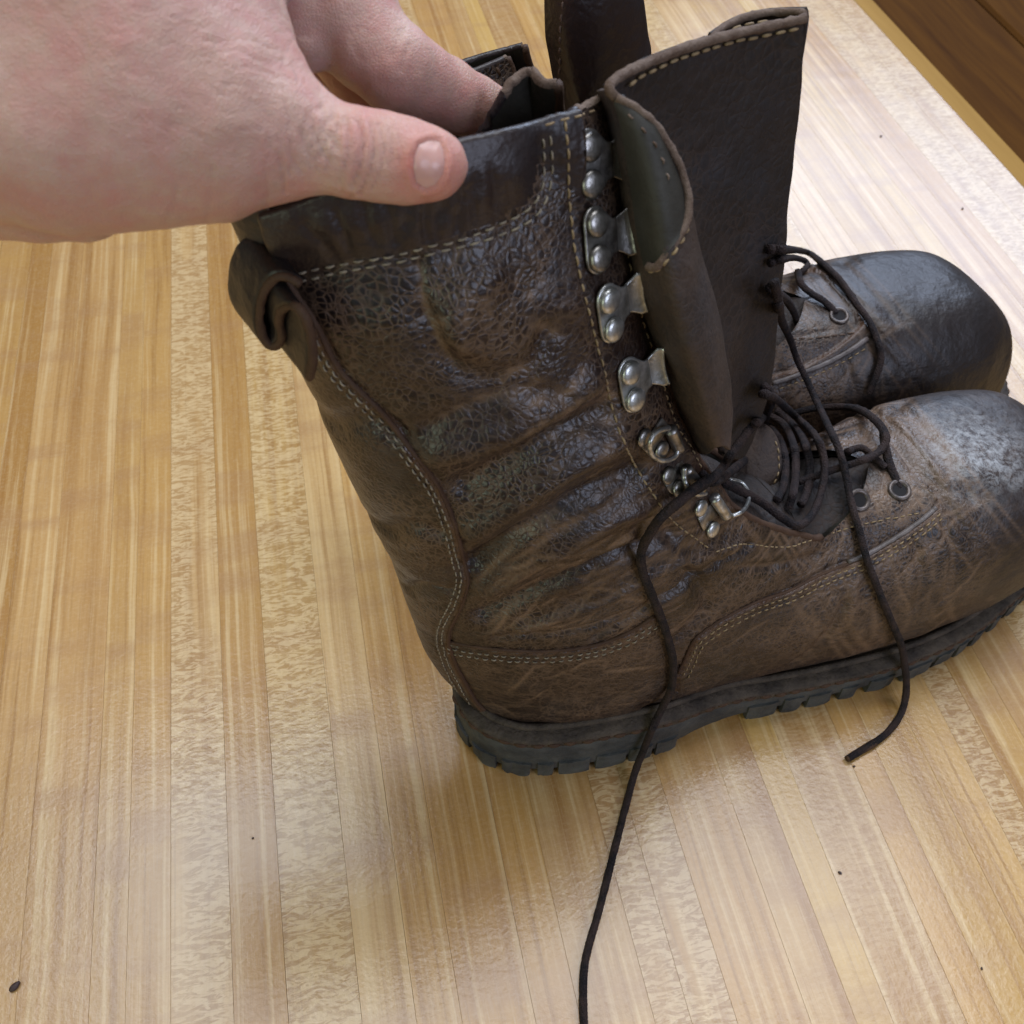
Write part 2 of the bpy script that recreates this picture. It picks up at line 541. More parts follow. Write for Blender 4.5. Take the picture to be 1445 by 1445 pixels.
widths = [0.0145, 0.018, 0.0215, 0.025, 0.029]
strip_mesh = {}
for wdt in widths:
    V, F = box_arrays(-wdt / 2 + 0.00004, wdt / 2 - 0.00004, -0.35, 1.55, -0.012, 0.0, 0.00005)
    me = bpy.data.meshes.new("strip"); me.from_pydata(V, [], F); me.update(); me.materials.append(M_STRIP)
    strip_mesh[wdt] = me
x = EDGE_X - 0.021
prev = None
rs = random.Random(11)
while x > -0.95:
    wdt = rs.choice([w for w in widths if w != prev]); prev = wdt
    o = bpy.data.objects.new("strip", strip_mesh[wdt])
    o.location = tpos(x - wdt / 2, rs.uniform(-0.05, 0.05), rs.uniform(-0.00003, 0))
    link(o, table)
    x -= wdt
X_LEFT = x
V, F = box_arrays(X_LEFT, EDGE_X - 0.0212, -0.39, 1.59, -0.034, -0.0125)
mesh_obj("core", V, F, M_CORE, table, smooth=False)
# rounded wooden edge band
prof = [(-0.0209, -0.034), (-0.0209, 0.0002)] + [(-0.006 + 0.006 * math.sin(a), -0.006 + 0.0062 * math.cos(a)) for a in np.linspace(0, math.pi / 2, 7)] + [(0.0, -0.034)]
V = []; F = []
m = len(prof)
for yy in (-0.4, 1.6):
    V += [(EDGE_X + px_, yy, pz_) for px_, pz_ in prof]
for j in range(m):
    k = (j + 1) % m
    F.append((j, k, m + k, m + j))
F += [tuple(range(m))[::-1], tuple(range(m, 2 * m))]
mesh_obj("edge_band", V, F, M_AMBER, table, smooth=False)

# bench beyond the table edge, lower than the tabletop
bench = empty("bench", "dark brown wooden bench seat beyond the table edge, top right", "bench", (0, 0, -0.13), 0)
s0 = on_z(1385, 0, -0.13); s1 = on_z(1445, 58, -0.13)
bd = (s1 - s0)[:2]; bd /= np.linalg.norm(bd)
bang = math.atan2(bd[1], bd[0])
bench.location = (float(s0[0]), float(s0[1]), -0.13)
bench.rotation_euler = (0, 0, bang + math.pi / 2)


def rbox(name, x0, x1, y0, y1, z0, z1, mat, parent, bev=0.004):
    V, F = box_arrays(x0, x1, y0, y1, z0, z1, bev)
    return mesh_obj(name, V, F, mat, parent, smooth=False)


sgn = 1.0
for (x0, x1) in ((-0.30, -0.004), (0.0, 0.30)):
    rbox("board", x0, x1, -1.6, 1.9, -0.03, 0.0, M_BENCH, bench)
rbox("rail", -0.28, 0.28, -1.5, 1.8, -0.075, -0.031, M_BENCH, bench, 0.002)
for yy in (-1.4, 1.7):
    for xx in (-0.24, 0.24):
        rbox("leg", xx - 0.03, xx + 0.03, yy - 0.03, yy + 0.03, -0.62, -0.076, M_BENCH, bench, 0.002)
fl = bpy.data.meshes.new("floor")
V, F = box_arrays(-6, 6, -6, 6, -0.80, -0.76)
fl = mesh_obj("floor", V, F, M_FLOOR, None, smooth=False)
fl["kind"] = "structure"
# table legs
for yy in (-0.3, 1.5):
    for xx in (X_LEFT + 0.06, EDGE_X - 0.09):
        rbox("leg", xx - 0.03, xx + 0.03, yy - 0.03, yy + 0.03, -0.758, -0.036, M_CORE, table, 0.002)

# ------------------------------------------------------------------ boots
ORG = on_z(735, 1088)
_b = on_z(1445, 862) - ORG
A_ANG = math.atan2(_b[1], _b[0])
AX = np.array([math.cos(A_ANG), math.sin(A_ANG), 0]); BX = np.array([-AX[1], AX[0], 0]); ZX = np.array([0, 0, 1.0])


class Frame:
    """boot frame: s towards the toe, b away from the camera side (mirrored for the other foot), h up"""
    def __init__(s, org, ang):
        s.o = np.asarray(org, float); s.ang = ang
        s.a = np.array([math.cos(ang), math.sin(ang), 0]); s.b = np.array([-s.a[1], s.a[0], 0])
    def w(s, L):
        L = np.asarray(L, float)
        return s.o + L[..., 0:1] * s.a + L[..., 1:2] * s.b + L[..., 2:3] * ZX
    def l(s, W):
        q = np.asarray(W, float) - s.o
        return np.stack([q @ s.a, q @ s.b, q @ ZX], -1)


FRONT = Frame(ORG, A_ANG)


def px_plane(fr, px, py, b0, k=0.0):
    """pixel -> local point on the plane b = b0 + k h"""
    d = ray(px, py)
    dl = np.array([d @ fr.a, d @ fr.b, d[2]]); c = fr.l(CAM)
    t = (b0 + k * c[2] - c[1]) / (dl[1] - k * dl[2])
    return c + dl * t


# section keys: T(s,h) B(s,h) c0 qT qB
KEYS = np.array([
    (0.040, 0.306, -0.0665, 0.286, 0.0, 0.95, 0.85),
    (0.047, 0.275, -0.0620, 0.258, 0.0, 0.95, 0.85),
    (0.056, 0.240, -0.0565, 0.228, 0.0, 0.95, 0.85),
    (0.066, 0.210, -0.0515, 0.200, 0.0, 0.90, 0.85),
    (0.079, 0.182, -0.0465, 0.174, 0.0, 0.90, 0.85),
    (0.093, 0.158, -0.0420, 0.150, 0.0, 0.85, 0.85),
    (0.108, 0.141, -0.0380, 0.126, 0.0, 0.82, 0.85),
    (0.122, 0.130, -0.0350, 0.100, -0.05, 0.80, 0.85),
    (0.135, 0.122, -0.0310, 0.074, -0.1, 0.80, 0.85),
    (0.148, 0.116, -0.0240, 0.050, -0.15, 0.78, 0.80),
    (0.159, 0.111, -0.0130, 0.032, -0.25, 0.76, 0.60),
    (0.170, 0.111, 0.0150, 0.026, -0.35, 0.76, 0.35),
    (0.182, 0.111, 0.0530, 0.024, -0.4, 0.76, 0.22),
    (0.196, 0.112, 0.1000, 0.022, -0.4, 0.74, 0.20),
    (0.214, 0.112, 0.1500, 0.020, -0.3, 0.62, 0.20),
    (0.236, 0.110, 0.2000, 0.020, -0.25, 0.56, 0.20),
    (0.259, 0.104, 0.2380, 0.020, -0.2, 0.56, 0.22),
    (0.278, 0.087, 0.2640, 0.020, -0.2, 0.62, 0.25),
    (0.291, 0.067, 0.2830, 0.020, -0.2, 0.66, 0.35),
    (0.297, 0.045, 0.2940, 0.020, 0.0, 0.8, 0.6),
    (0.298, 0.030, 0.2975, 0.022, 0.0, 0.9, 0.9)])
NV, NU = 360, 340

S_C = [-0.03, 0.0, 0.05, 0.10, 0.15, 0.20, 0.25, 0.30]
B_C = [0.0300, 0.029, 0.028, 0.031, 0.036, 0.0385, 0.040, 0.043]
S_W = [-0.03, -0.015, 0.0, 0.03, 0.06, 0.10, 0.13, 0.16, 0.20, 0.235, 0.26, 0.28, 0.292, 0.300]
B_W = [0.010, 0.024, 0.031, 0.0345, 0.035, 0.0365, 0.042, 0.0475, 0.051, 0.049, 0.044, 0.035, 0.024, 0.008]
H_S = [0.00, 0.06, 0.10, 0.14, 0.18, 0.22, 0.26, 0.285, 0.31]
W_S = [0.036, 0.036, 0.036, 0.038, 0.042, 0.0425, 0.0375, 0.026, 0.0125]


def cline(s, h, lean):
    return np.interp(s, S_C, B_C) + lean * np.clip(h - 0.08, 0, None)


REAR_W = [0.036, 0.036, 0.036, 0.034, 0.026, 0.012, 0.004, 0.002, 0.002]


def hwid(s, h, hs=1.0):
    lo = np.interp(s, S_W, B_W)
    hi = np.interp(h, H_S, W_S) if hs > 0 else np.interp(h, H_S, REAR_W)
    k = sstep(0.05, 0.14, h)
    k = k * sstep(0.22, 0.14, s) if False else k * (1 - sstep(0.14, 0.20, s))
    return lo * (1 - k) + hi * k


for r_ in KEYS:
    for c_ in (0, 2):
        if r_[c_] > 0.2: r_[c_] = 0.2 + (r_[c_] - 0.2) * 1.15
S_W = [s if s <= 0.2 else 0.2 + (s - 0.2) * 1.15 for s in S_W]


def raw_grid(keys, phi_n, phi_f, lean, hs=1.0):
    K = catmull(keys, NV)
    G = np.zeros((NV, NU, 3))
    tt = np.linspace(0, 1, NU)
    for i in range(NV):
        sT, hT, sB, hB, c0, qT, qB = K[i]
        a = phi_n[i] + (2 * np.pi - phi_f[i] - phi_n[i]) * tt
        ca, sa = np.cos(a), np.sin(a)
        c = c0 + np.where(ca > 0, (1 - c0), (1 + c0)) * ca
        s = sB + (sT - sB) * (c + 1) / 2
        h = hB + (hT - hB) * (c + 1) / 2
        q = np.where(ca > 0, qT, qB)
        q = qT + (qB - qT) * sstep(0.25, -0.25, ca) if False else qT * sstep(-0.3, 0.3, ca) + qB * (1 - sstep(-0.3, 0.3, ca))
        w = hwid(s, h, hs) * np.abs(sa) ** q
        G[i, :, 0] = s
        G[i, :, 1] = cline(s, h, lean) - np.sign(sa) * w
        G[i, :, 2] = h
    if hs > 0:      # near rim pulled up by the grip, far rim of the collar sagging
        js = np.arange(NU)
        s0 = G[0, :, 0].copy()
        rise = np.interp(s0, [-0.07, -0.06, -0.035, -0.01, 0.015, 0.037], [0.006, 0.009, 0.013, 0.012, 0.006, 0.0]) * np.where(js < NU * 0.5, 1, sstep(-0.05, -0.066, s0))
        sag = (js > NU * 0.55) * sstep(0.016, 0.004, s0) * sstep(-0.075, -0.03, s0) * 0.013
        roww = 1 - sstep(0, NV * 0.17, np.arange(NV))
        G[:, :, 2] += roww[:, None] * (rise - sag)[None, :]
    return G


# near facing edge traced in the photograph: x as a function of y
FE = np.array([(60, 845), (138, 856), (230, 876), (330, 893), (400, 906), (500, 932), (580, 957), (655, 995), (700, 1028), (740, 1056), (800, 1085)], float)
LEAN_F = 0.09


def solve_phi():
    a = np.radians(np.linspace(2, 88, 60))
    K = catmull(KEYS, NV)
    out = np.zeros(NV)
    for i in range(NV):
        sT, hT, sB, hB, c0, qT, qB = K[i]
        if hT < 0.13: break
        ca, sa = np.cos(a), np.sin(a)
        c = c0 + (1 - c0) * ca
        s = sB + (sT - sB) * (c + 1) / 2; h = hB + (hT - hB) * (c + 1) / 2
        w = hwid(s, h) * sa ** qT
        P = project(FRONT.w(np.stack([s, cline(s, h, LEAN_F) - w, h], -1)))
        ex = np.interp(P[:, 1], FE[:, 0], FE[:, 1])
        ok = np.where(P[:, 0] <= ex)[0]
        out[i] = a[ok[0]] if len(ok) else a[-1]
    return out


PHI_N = solve_phi()
vv = np.linspace(0, len(KEYS) - 1, NV)
gate = 1 - sstep(9.5, 11.6, vv)
k6 = sstep(5.0, 6.2, vv)
PHI_N = np.maximum(PHI_N, math.radians(14)) * (1 - k6) + math.radians(34) * k6
PHI_N = PHI_N * gate
for _ in range(12):
    PHI_N = np.convolve(np.pad(PHI_N, 1, mode='edge'), [0.25, 0.5, 0.25], 'valid')
PHI_F = np.full(NV, math.radians(38)) * gate

RAW = raw_grid(KEYS, PHI_N, PHI_F, LEAN_F)


class Caster:
    """ray casting on world-space geometry from the camera position"""
    def __init__(s, V, F):
        s.t = BVHTree.FromPolygons([tuple(v) for v in V], [tuple(f) for f in F])
    def px(s, x, y):
        d = Vector(ray(x, y)); d.normalize()
        p, n, i, dist = s.t.ray_cast(Vector(CAM), d)
        return (np.array(p), np.array(n), i) if p is not None else None


def caster_of(G, fr, every=2):
    H = fr.w(G[::every, ::every])
    return Caster(H.reshape(-1, 3), grid_faces(H.shape[0], H.shape[1]))


C0 = caster_of(RAW, FRONT)


def px_sh(pts):
    out = []
    for x, y in pts:
        r = C0.px(x, y)
        if r is None: continue
        l = FRONT.l(r[0]); out.append((l[0], l[2]))
    return np.array(out)


P_BACK = [(396, 378), (404, 392), (414, 410), (445, 456), (480, 523), (542, 586), (587, 644), (618, 686), (641, 738), (653, 786), (660, 821), (650, 857), (636, 885), (633, 906), (643, 937), (657, 964), (671, 989), (688, 1006), (706, 1018)]
P_COUNT = [(633, 906), (671, 913), (723, 918), (775, 919), (827, 913), (861, 904), (896, 888), (924, 869), (938, 880), (950, 905), (952, 935), (946, 962), (930, 980), (905, 995)]
P_VAMP = [(953, 974), (957, 950), (965, 934), (981, 902), (1016, 876), (1064, 851), (1113, 834), (1154, 813), (1196, 796), (1225, 784), (1265, 761), (1300, 737), (1324, 716), (1322, 700), (1300, 676), (1280, 655), (1268, 632), (1258, 605), (1246, 584)]
P_STAY = [(1010, 779), (1047, 768), (1110, 772), (1161, 756), (1213, 741), (1265, 730), (1306, 722)]
P_COLLAR = [(396, 377), (440, 371), (473, 366), (542, 354), (577, 346), (600, 341), (641, 330), (695, 309), (733, 291), (751, 266), (757, 224), (754, 176)]
P_COL1 = [(408, 389), (466, 376), (515, 368), (563, 359), (611, 347), (650, 338), (704, 318), (745, 296), (764, 266), (768, 224), (765, 178)]
P_COL2 = [(414, 399), (470, 386), (515, 378), (563, 369), (611, 357), (654, 348), (712, 329), (756, 305), (774, 274), (779, 233), (775, 176)]
P_FACE = [(796, 160), (797, 175), (802, 218), (803, 283), (810, 344), (820, 397), (832, 443), (844, 494), (850, 512), (867, 588), (891, 647), (935, 718), (964, 747), (1009, 779)]
P_FACE2 = [(872, 225), (877, 254), (880, 293), (887, 368), (895, 402), (909, 460), (924, 502), (950, 588), (978, 637), (992, 665)]
P_TOPST = [(770, 176), (790, 170), (815, 164), (840, 156), (858, 150)]

S_BACK, S_COUNT, S_VAMP, S_STAY = map(px_sh, (P_BACK, P_COUNT, P_VAMP, P_STAY))
S_COLLAR, S_COL1, S_COL2, S_FACE, S_FACE2, S_TOPST = map(px_sh, (P_COLLAR, P_COL1, P_COL2, P_FACE, P_FACE2, P_TOPST))
S_VAMP_UP = S_VAMP[-1]

# creases: (pixel trace, width m, depth m, + = valley)
CREASES = [
    ([(604, 603), (646, 582), (698, 561), (750, 550), (800, 560)], 0.0022, 0.0013),
    ([(620, 640), (700, 620), (770, 585), (830, 545)], 0.0045, -0.0016),
    ([(656, 690), (720, 655), (790, 612), (850, 585)], 0.0040, 0.0022),
    ([(670, 745), (740, 700), (810, 655), (870, 625)], 0.0040, -0.0018),
    ([(668, 800), (740, 752), (830, 700), (900, 668)], 0.0035, 0.0024),
    ([(690, 830), (780, 780), (870, 730), (940, 712)], 0.0038, -0.0016),
    ([(680, 872), (770, 835), (850, 795), (950, 758)], 0.0030, 0.0022),
    ([(740, 885), (850, 845), (940, 800), (1040, 770)], 0.0030, -0.0013),
    ([(840, 900), (930, 850), (1000, 800), (1060, 770)], 0.0022, 0.0016),
    ([(700, 900), (800, 892), (880, 868), (960, 830)], 0.0020, 0.0012),
    ([(600, 450), (625, 500), (680, 535), (745, 520), (775, 470)], 0.0030, 0.0011),
    ([(690, 400), (650, 430), (640, 480)], 0.0050, -0.0012),
    ([(590, 370), (600, 430), (640, 520)], 0.0018, 0.0008),
    ([(1010, 800), (1080, 800), (1150, 785)], 0.0020, 0.0010),
    ([(1190, 850), (1170, 890), (1130, 930), (1060, 965)], 0.0022, 0.0013),
    ([(1205, 820), (1200, 860), (1215, 900)], 0.0028, -0.0010),
    ([(1290, 770), (1300, 820), (1290, 860)], 0.0020, 0.0009),
    ([(1240, 580), (1275, 640), (1330, 690), (1390, 700)], 0.0022, 0.0013),
    ([(1260, 560), (1300, 620), (1350, 660)], 0.0020, 0.0009),
    ([(1330, 735), (1345, 790), (1330, 850)], 0.0018, 0.0008),
    ([(960, 800), (1000, 850), (960, 900)], 0.0030, 0.0012),
    ([(920, 760), (985, 800), (1040, 800)], 0.0025, -0.001),
    ([(470, 600), (520, 590), (560, 610)], 0.0030, 0.0010),
    ([(520, 760), (570, 740), (620, 750)], 0.0030, 0.0012),
    ([(575, 830), (600, 822), (640, 830)], 0.0018, 0.0012),
]
CREASES += [([(a, b), ((a + c) / 2 + e, (b + d) / 2), (c, d)], w_, p_) for a, b, c, d, e, w_, p_ in (
    (480, 300, 492, 345, 4, .0011, .0009), (515, 285, 530, 335, -5, .0010, .0008), (545, 290, 552, 335, 4, .0009, .0007), (575, 292, 560, 330, 3, .0012, .0009),
    (598, 290, 600, 325, -4, .0012, .0012), (622, 285, 612, 322, -3, .0010, .0010), (645, 272, 640, 315, 5, .0011, .0011), (662, 258, 664, 300, -4, .0010, .0009),
    (680, 245, 690, 285, 3, .0012, .0006), (440, 310, 470, 350, 3, .0016, .0007), (600, 300, 640, 296, 4, .0009, .0007), (560, 310, 590, 300, 4, .0009, .0007))]
CREASES = [(c, w * (1.25 if w > .0028 else 1), d * (2.3 if w > .0028 else 1.3)) for c, w, d in CREASES]
CREASE_SH = [(px_sh(resample(smooth_line(np.array(c, float)), 14)), w, d) for c, w, d in CREASES]
rw = np.random.default_rng(8)
for _ in range(60):      # many small folds across the ankle, fanning up from the heel
    t = rw.uniform(0, 1); x0 = 665 + rw.uniform(0, 330); y0 = 905 - (x0 - 665) * 0.28 - rw.uniform(0, 190)
    L = rw.uniform(35, 90); an = math.radians(rw.uniform(20, 38)); bend = rw.uniform(-10, 10)
    pts = [(x0, y0), (x0 + L / 2 * math.cos(an) - bend * .5, y0 - L / 2 * math.sin(an) + bend), (x0 + L * math.cos(an), y0 - L * math.sin(an))]
    if x0 + L > 1000: continue
    sh = px_sh(resample(np.array(pts, float), 10))
    if len(sh) > 2: CREASE_SH.append((sh, rw.uniform(0.0007, 0.0014), rw.uniform(0.0003, 0.0008) * (1 if rw.random() < .7 else -1)))
VEINS = []
for (x0, y0, x1, y1, a0, a1, cnt, l0, l1) in ((985, 700, 1330, 925, 30, 60, 70, 30, 110), (1140, 790, 1340, 930, 60, 130, 34, 25, 80), (1210, 575, 1330, 700, -75, -20, 26, 25, 80), (660, 760, 960, 905, 18, 34, 60, 30, 110), (560, 380, 780, 560, -60, 60, 16, 20, 50), (640, 930, 930, 1000, -15, 40, 22, 20, 60), (700, 540, 860, 640, 10, 50, 30, 20, 60)):
    for _ in range(cnt):
        x = rw.uniform(x0, x1); y = rw.uniform(y0, y1); L = rw.uniform(l0, l1); an = math.radians(rw.uniform(a0, a1)); cv = rw.uniform(-.5, .5)
        pts = []
        for k in range(6):
            pts.append((x, y)); x += L / 5 * math.cos(an); y -= L / 5 * math.sin(an); an += cv / 5 + rw.normal(0, .12)
        sh = px_sh(resample(np.array(pts, float), 7))
        if len(sh) > 3: VEINS.append((sh, rw.uniform(0.00045, 0.0009), rw.uniform(0.3, 1.0)))


def full(sh, ext_top=True):
    return sh


def region_polys():
    """closed (s,h) polygons for the pieces of the upper"""
    back = np.vstack([[S_BACK[0] + (-0.001, 0.03)], S_BACK, [(S_BACK[-1][0] + 0.004, 0.0)], [(-0.12, 0.0)], [(-0.12, S_BACK[0][1] + 0.03)]])
    cnt = np.vstack([S_COUNT, [(S_COUNT[-1][0], 0.0)], [(S_BACK[-1][0] + 0.004, 0.0)], S_BACK[::-1][:9]])
    vend = S_VAMP[-1]
    vamp = np.vstack([[(S_VAMP[0][0], 0.0)], S_VAMP, [(vend[0] - 0.004, 0.2)], [(0.4, 0.2)], [(0.4, 0.0)]])
    collar = np.vstack([[(-0.12, S_COLLAR[0][1] + 0.004)], S_COLLAR, [S_COLLAR[-1] + (0.0, 0.04)], [(-0.12, 0.36)]])
    return back, cnt, vamp, collar


PB, PC, PV, PK = region_polys()


def carve(G, wrinkle=1.0, collar=True):
    """seam steps, folds and unevenness; returns displaced grid and attributes"""
    n = grid_normals(G)
    Q = G[:, :, [0, 2]].reshape(-1, 2)
    sh0 = G.shape[:2]
    d = np.zeros(len(Q))
    edge = np.zeros(len(Q))
    inb, inc, inv, ink = (in_poly(Q, P) for P in (PB, PC, PV, PK))
    # step heights (pieces lie over the quarter), seam groove
    for P, ins, th in ((S_BACK, inb, 0.0016), (S_COUNT, inc & ~inb, 0.0013), (S_VAMP[:13], inv, 0.0015), (S_VAMP[12:14], inv, 0.0003)):
        dist, _ = seg_dist(Q, P)
        sd = np.where(ins, dist, -dist)
        d += th * sstep(-0.0003, 0.0004, sd) * np.exp(-np.clip(sd, 0, None) / 0.02)
        d -= 0.0005 * np.exp(-((sd + 0.0009) / 0.0007) ** 2)
        edge = np.maximum(edge, np.exp(-((sd - 0.0001) / 0.0006) ** 2))
        # dimpled valleys under the two rows of stitching
        for o_ in (0.0022, 0.0042):
            d -= 0.00030 * np.exp(-((sd - o_) / 0.0005) ** 2)
    near = np.ones(len(Q))
    for P, w, dep in CREASE_SH:
        if len(P) < 2: continue
        m = (Q[:, 0] > P[:, 0].min() - 4 * w) & (Q[:, 0] < P[:, 0].max() + 4 * w) & (Q[:, 1] > P[:, 1].min() - 4 * w) & (Q[:, 1] < P[:, 1].max() + 4 * w)
        if not m.any(): continue
        dist, _ = seg_dist(Q[m], P)
        d[m] -= wrinkle * dep * np.exp(-(dist / w) ** 2)
    vein = np.zeros(len(Q))
    vl = [(P, w, s_) for P, w, s_ in VEINS] + [(P, 0.0008, 0.6) for P, w, dep in CREASE_SH if dep > 0 and w < 0.003]
    for P, w, s_ in vl:
        if len(P) < 2: continue
        m = (Q[:, 0] > P[:, 0].min() - 4 * w) & (Q[:, 0] < P[:, 0].max() + 4 * w) & (Q[:, 1] > P[:, 1].min() - 4 * w) & (Q[:, 1] < P[:, 1].max() + 4 * w)
        if not m.any(): continue
        dist, _ = seg_dist(Q[m], P)
        t_ = np.linalg.norm(Q[m] - P[len(P) // 2], axis=1) / (np.linalg.norm(P[-1] - P[0]) * 0.55 + 1e-6)
        g_ = np.exp(-(dist / w) ** 2) * np.clip(1.15 - t_ ** 2, 0, 1) * s_
        vein[m] = np.maximum(vein[m], g_)
        d[m] -= wrinkle * 0.00022 * g_
    for P in (S_FACE, S_COL1, S_COL2, S_STAY, S_FACE2):
        dist, _ = seg_dist(Q, P)
        d -= 0.00035 * np.exp(-(dist / 0.0006) ** 2)
    P3 = G.reshape(-1, 3)
    dist, _ = seg_dist(Q, S_COLLAR)
    puff = np.where(ink & ~inb, 0.0036 * np.sqrt(sstep(0.0, 0.006, dist)) + 0.0032 * np.sin(np.pi * np.clip(dist / 0.030, 0, 1)) + 0.0002 * fbm(G.reshape(-1, 3) * np.array([200, 200, 40]), 77), 0.0).reshape(sh0)
    for _ in range(4):
        puff[1:-1] = (puff[:-2] + 2 * puff[1:-1] + puff[2:]) / 4; puff[0] = puff[1]
        puff[:, 1:-1] = (puff[:, :-2] + 2 * puff[:, 1:-1] + puff[:, 2:]) / 4
    d += puff.ravel()
    toe = sstep(0.205, 0.235, P3[:, 0] + 0.012 * fbm(P3 * 60, 71)) * (1 - sstep(0.125, 0.14, P3[:, 2]))
    d += 0.0011 * fbm(P3 * 42, 3) * (1 - 0.8 * toe)
    ank = np.exp(-((P3[:, 2] - 0.14) / 0.05) ** 2) * (1 - toe)
    # anisotropic small puckers running up and forward
    u = P3[:, 0] * math.cos(0.7) + P3[:, 2] * math.sin(0.7); v = -P3[:, 0] * math.sin(0.7) + P3[:, 2] * math.cos(0.7)
    d += wrinkle * 0.00085 * fbm(np.stack([u * 60, v * 230, P3[:, 1] * 60], 1), 9) * ank
    G2 = G + n * (-1.0) * d.reshape(sh0)[..., None] * -1.0
    attr = dict(inb=inb, inc=inc & ~inb, inv=inv, ink=ink & ~inb, edge=edge, toe=toe, vein=vein)
    return G2, attr


WHITE_C = FRONT.l(C0.px(1372, 628)[0])

# orientation of grid normals (should point outwards)
_n = grid_normals(RAW)
_mid = RAW[100, NU // 4]
if _n[100, NU // 4][1] > 0:
    NSIGN = -1.0
else:
    NSIGN = 1.0


def stitches(acc, P, N, pitch=0.0038, length=0.0026, r=0.00042, lift=0.0003, phase=0.0):
    """short thread stitches along a surface path P with normals N (local)"""
    d = np.r_[0, np.cumsum(np.linalg.norm(np.diff(P, axis=0), axis=1))]
    x = phase
    while x + length < d[-1]:
        q = np.array([np.interp(x + f * length, d, P[:, k]) for f in (0, .25, .5, .75, 1) for k in range(3)]).reshape(5, 3)
        n = np.array([np.interp(x + length / 2, d, N[:, k]) for k in range(3)]); n /= np.linalg.norm(n) + 1e-9
        q = q + n * lift * np.array([-0.9, 0.6, 1.0, 0.6, -0.9])[:, None]
        jit = RNG.normal(0, 0.00010, 3)
        q = q + jit
        V, F = tube(q, [r * .7, r, r * 1.05, r, r * .7], 6)
        acc.add(V, F)
        x += pitch * (1 + RNG.normal(0, 0.04))


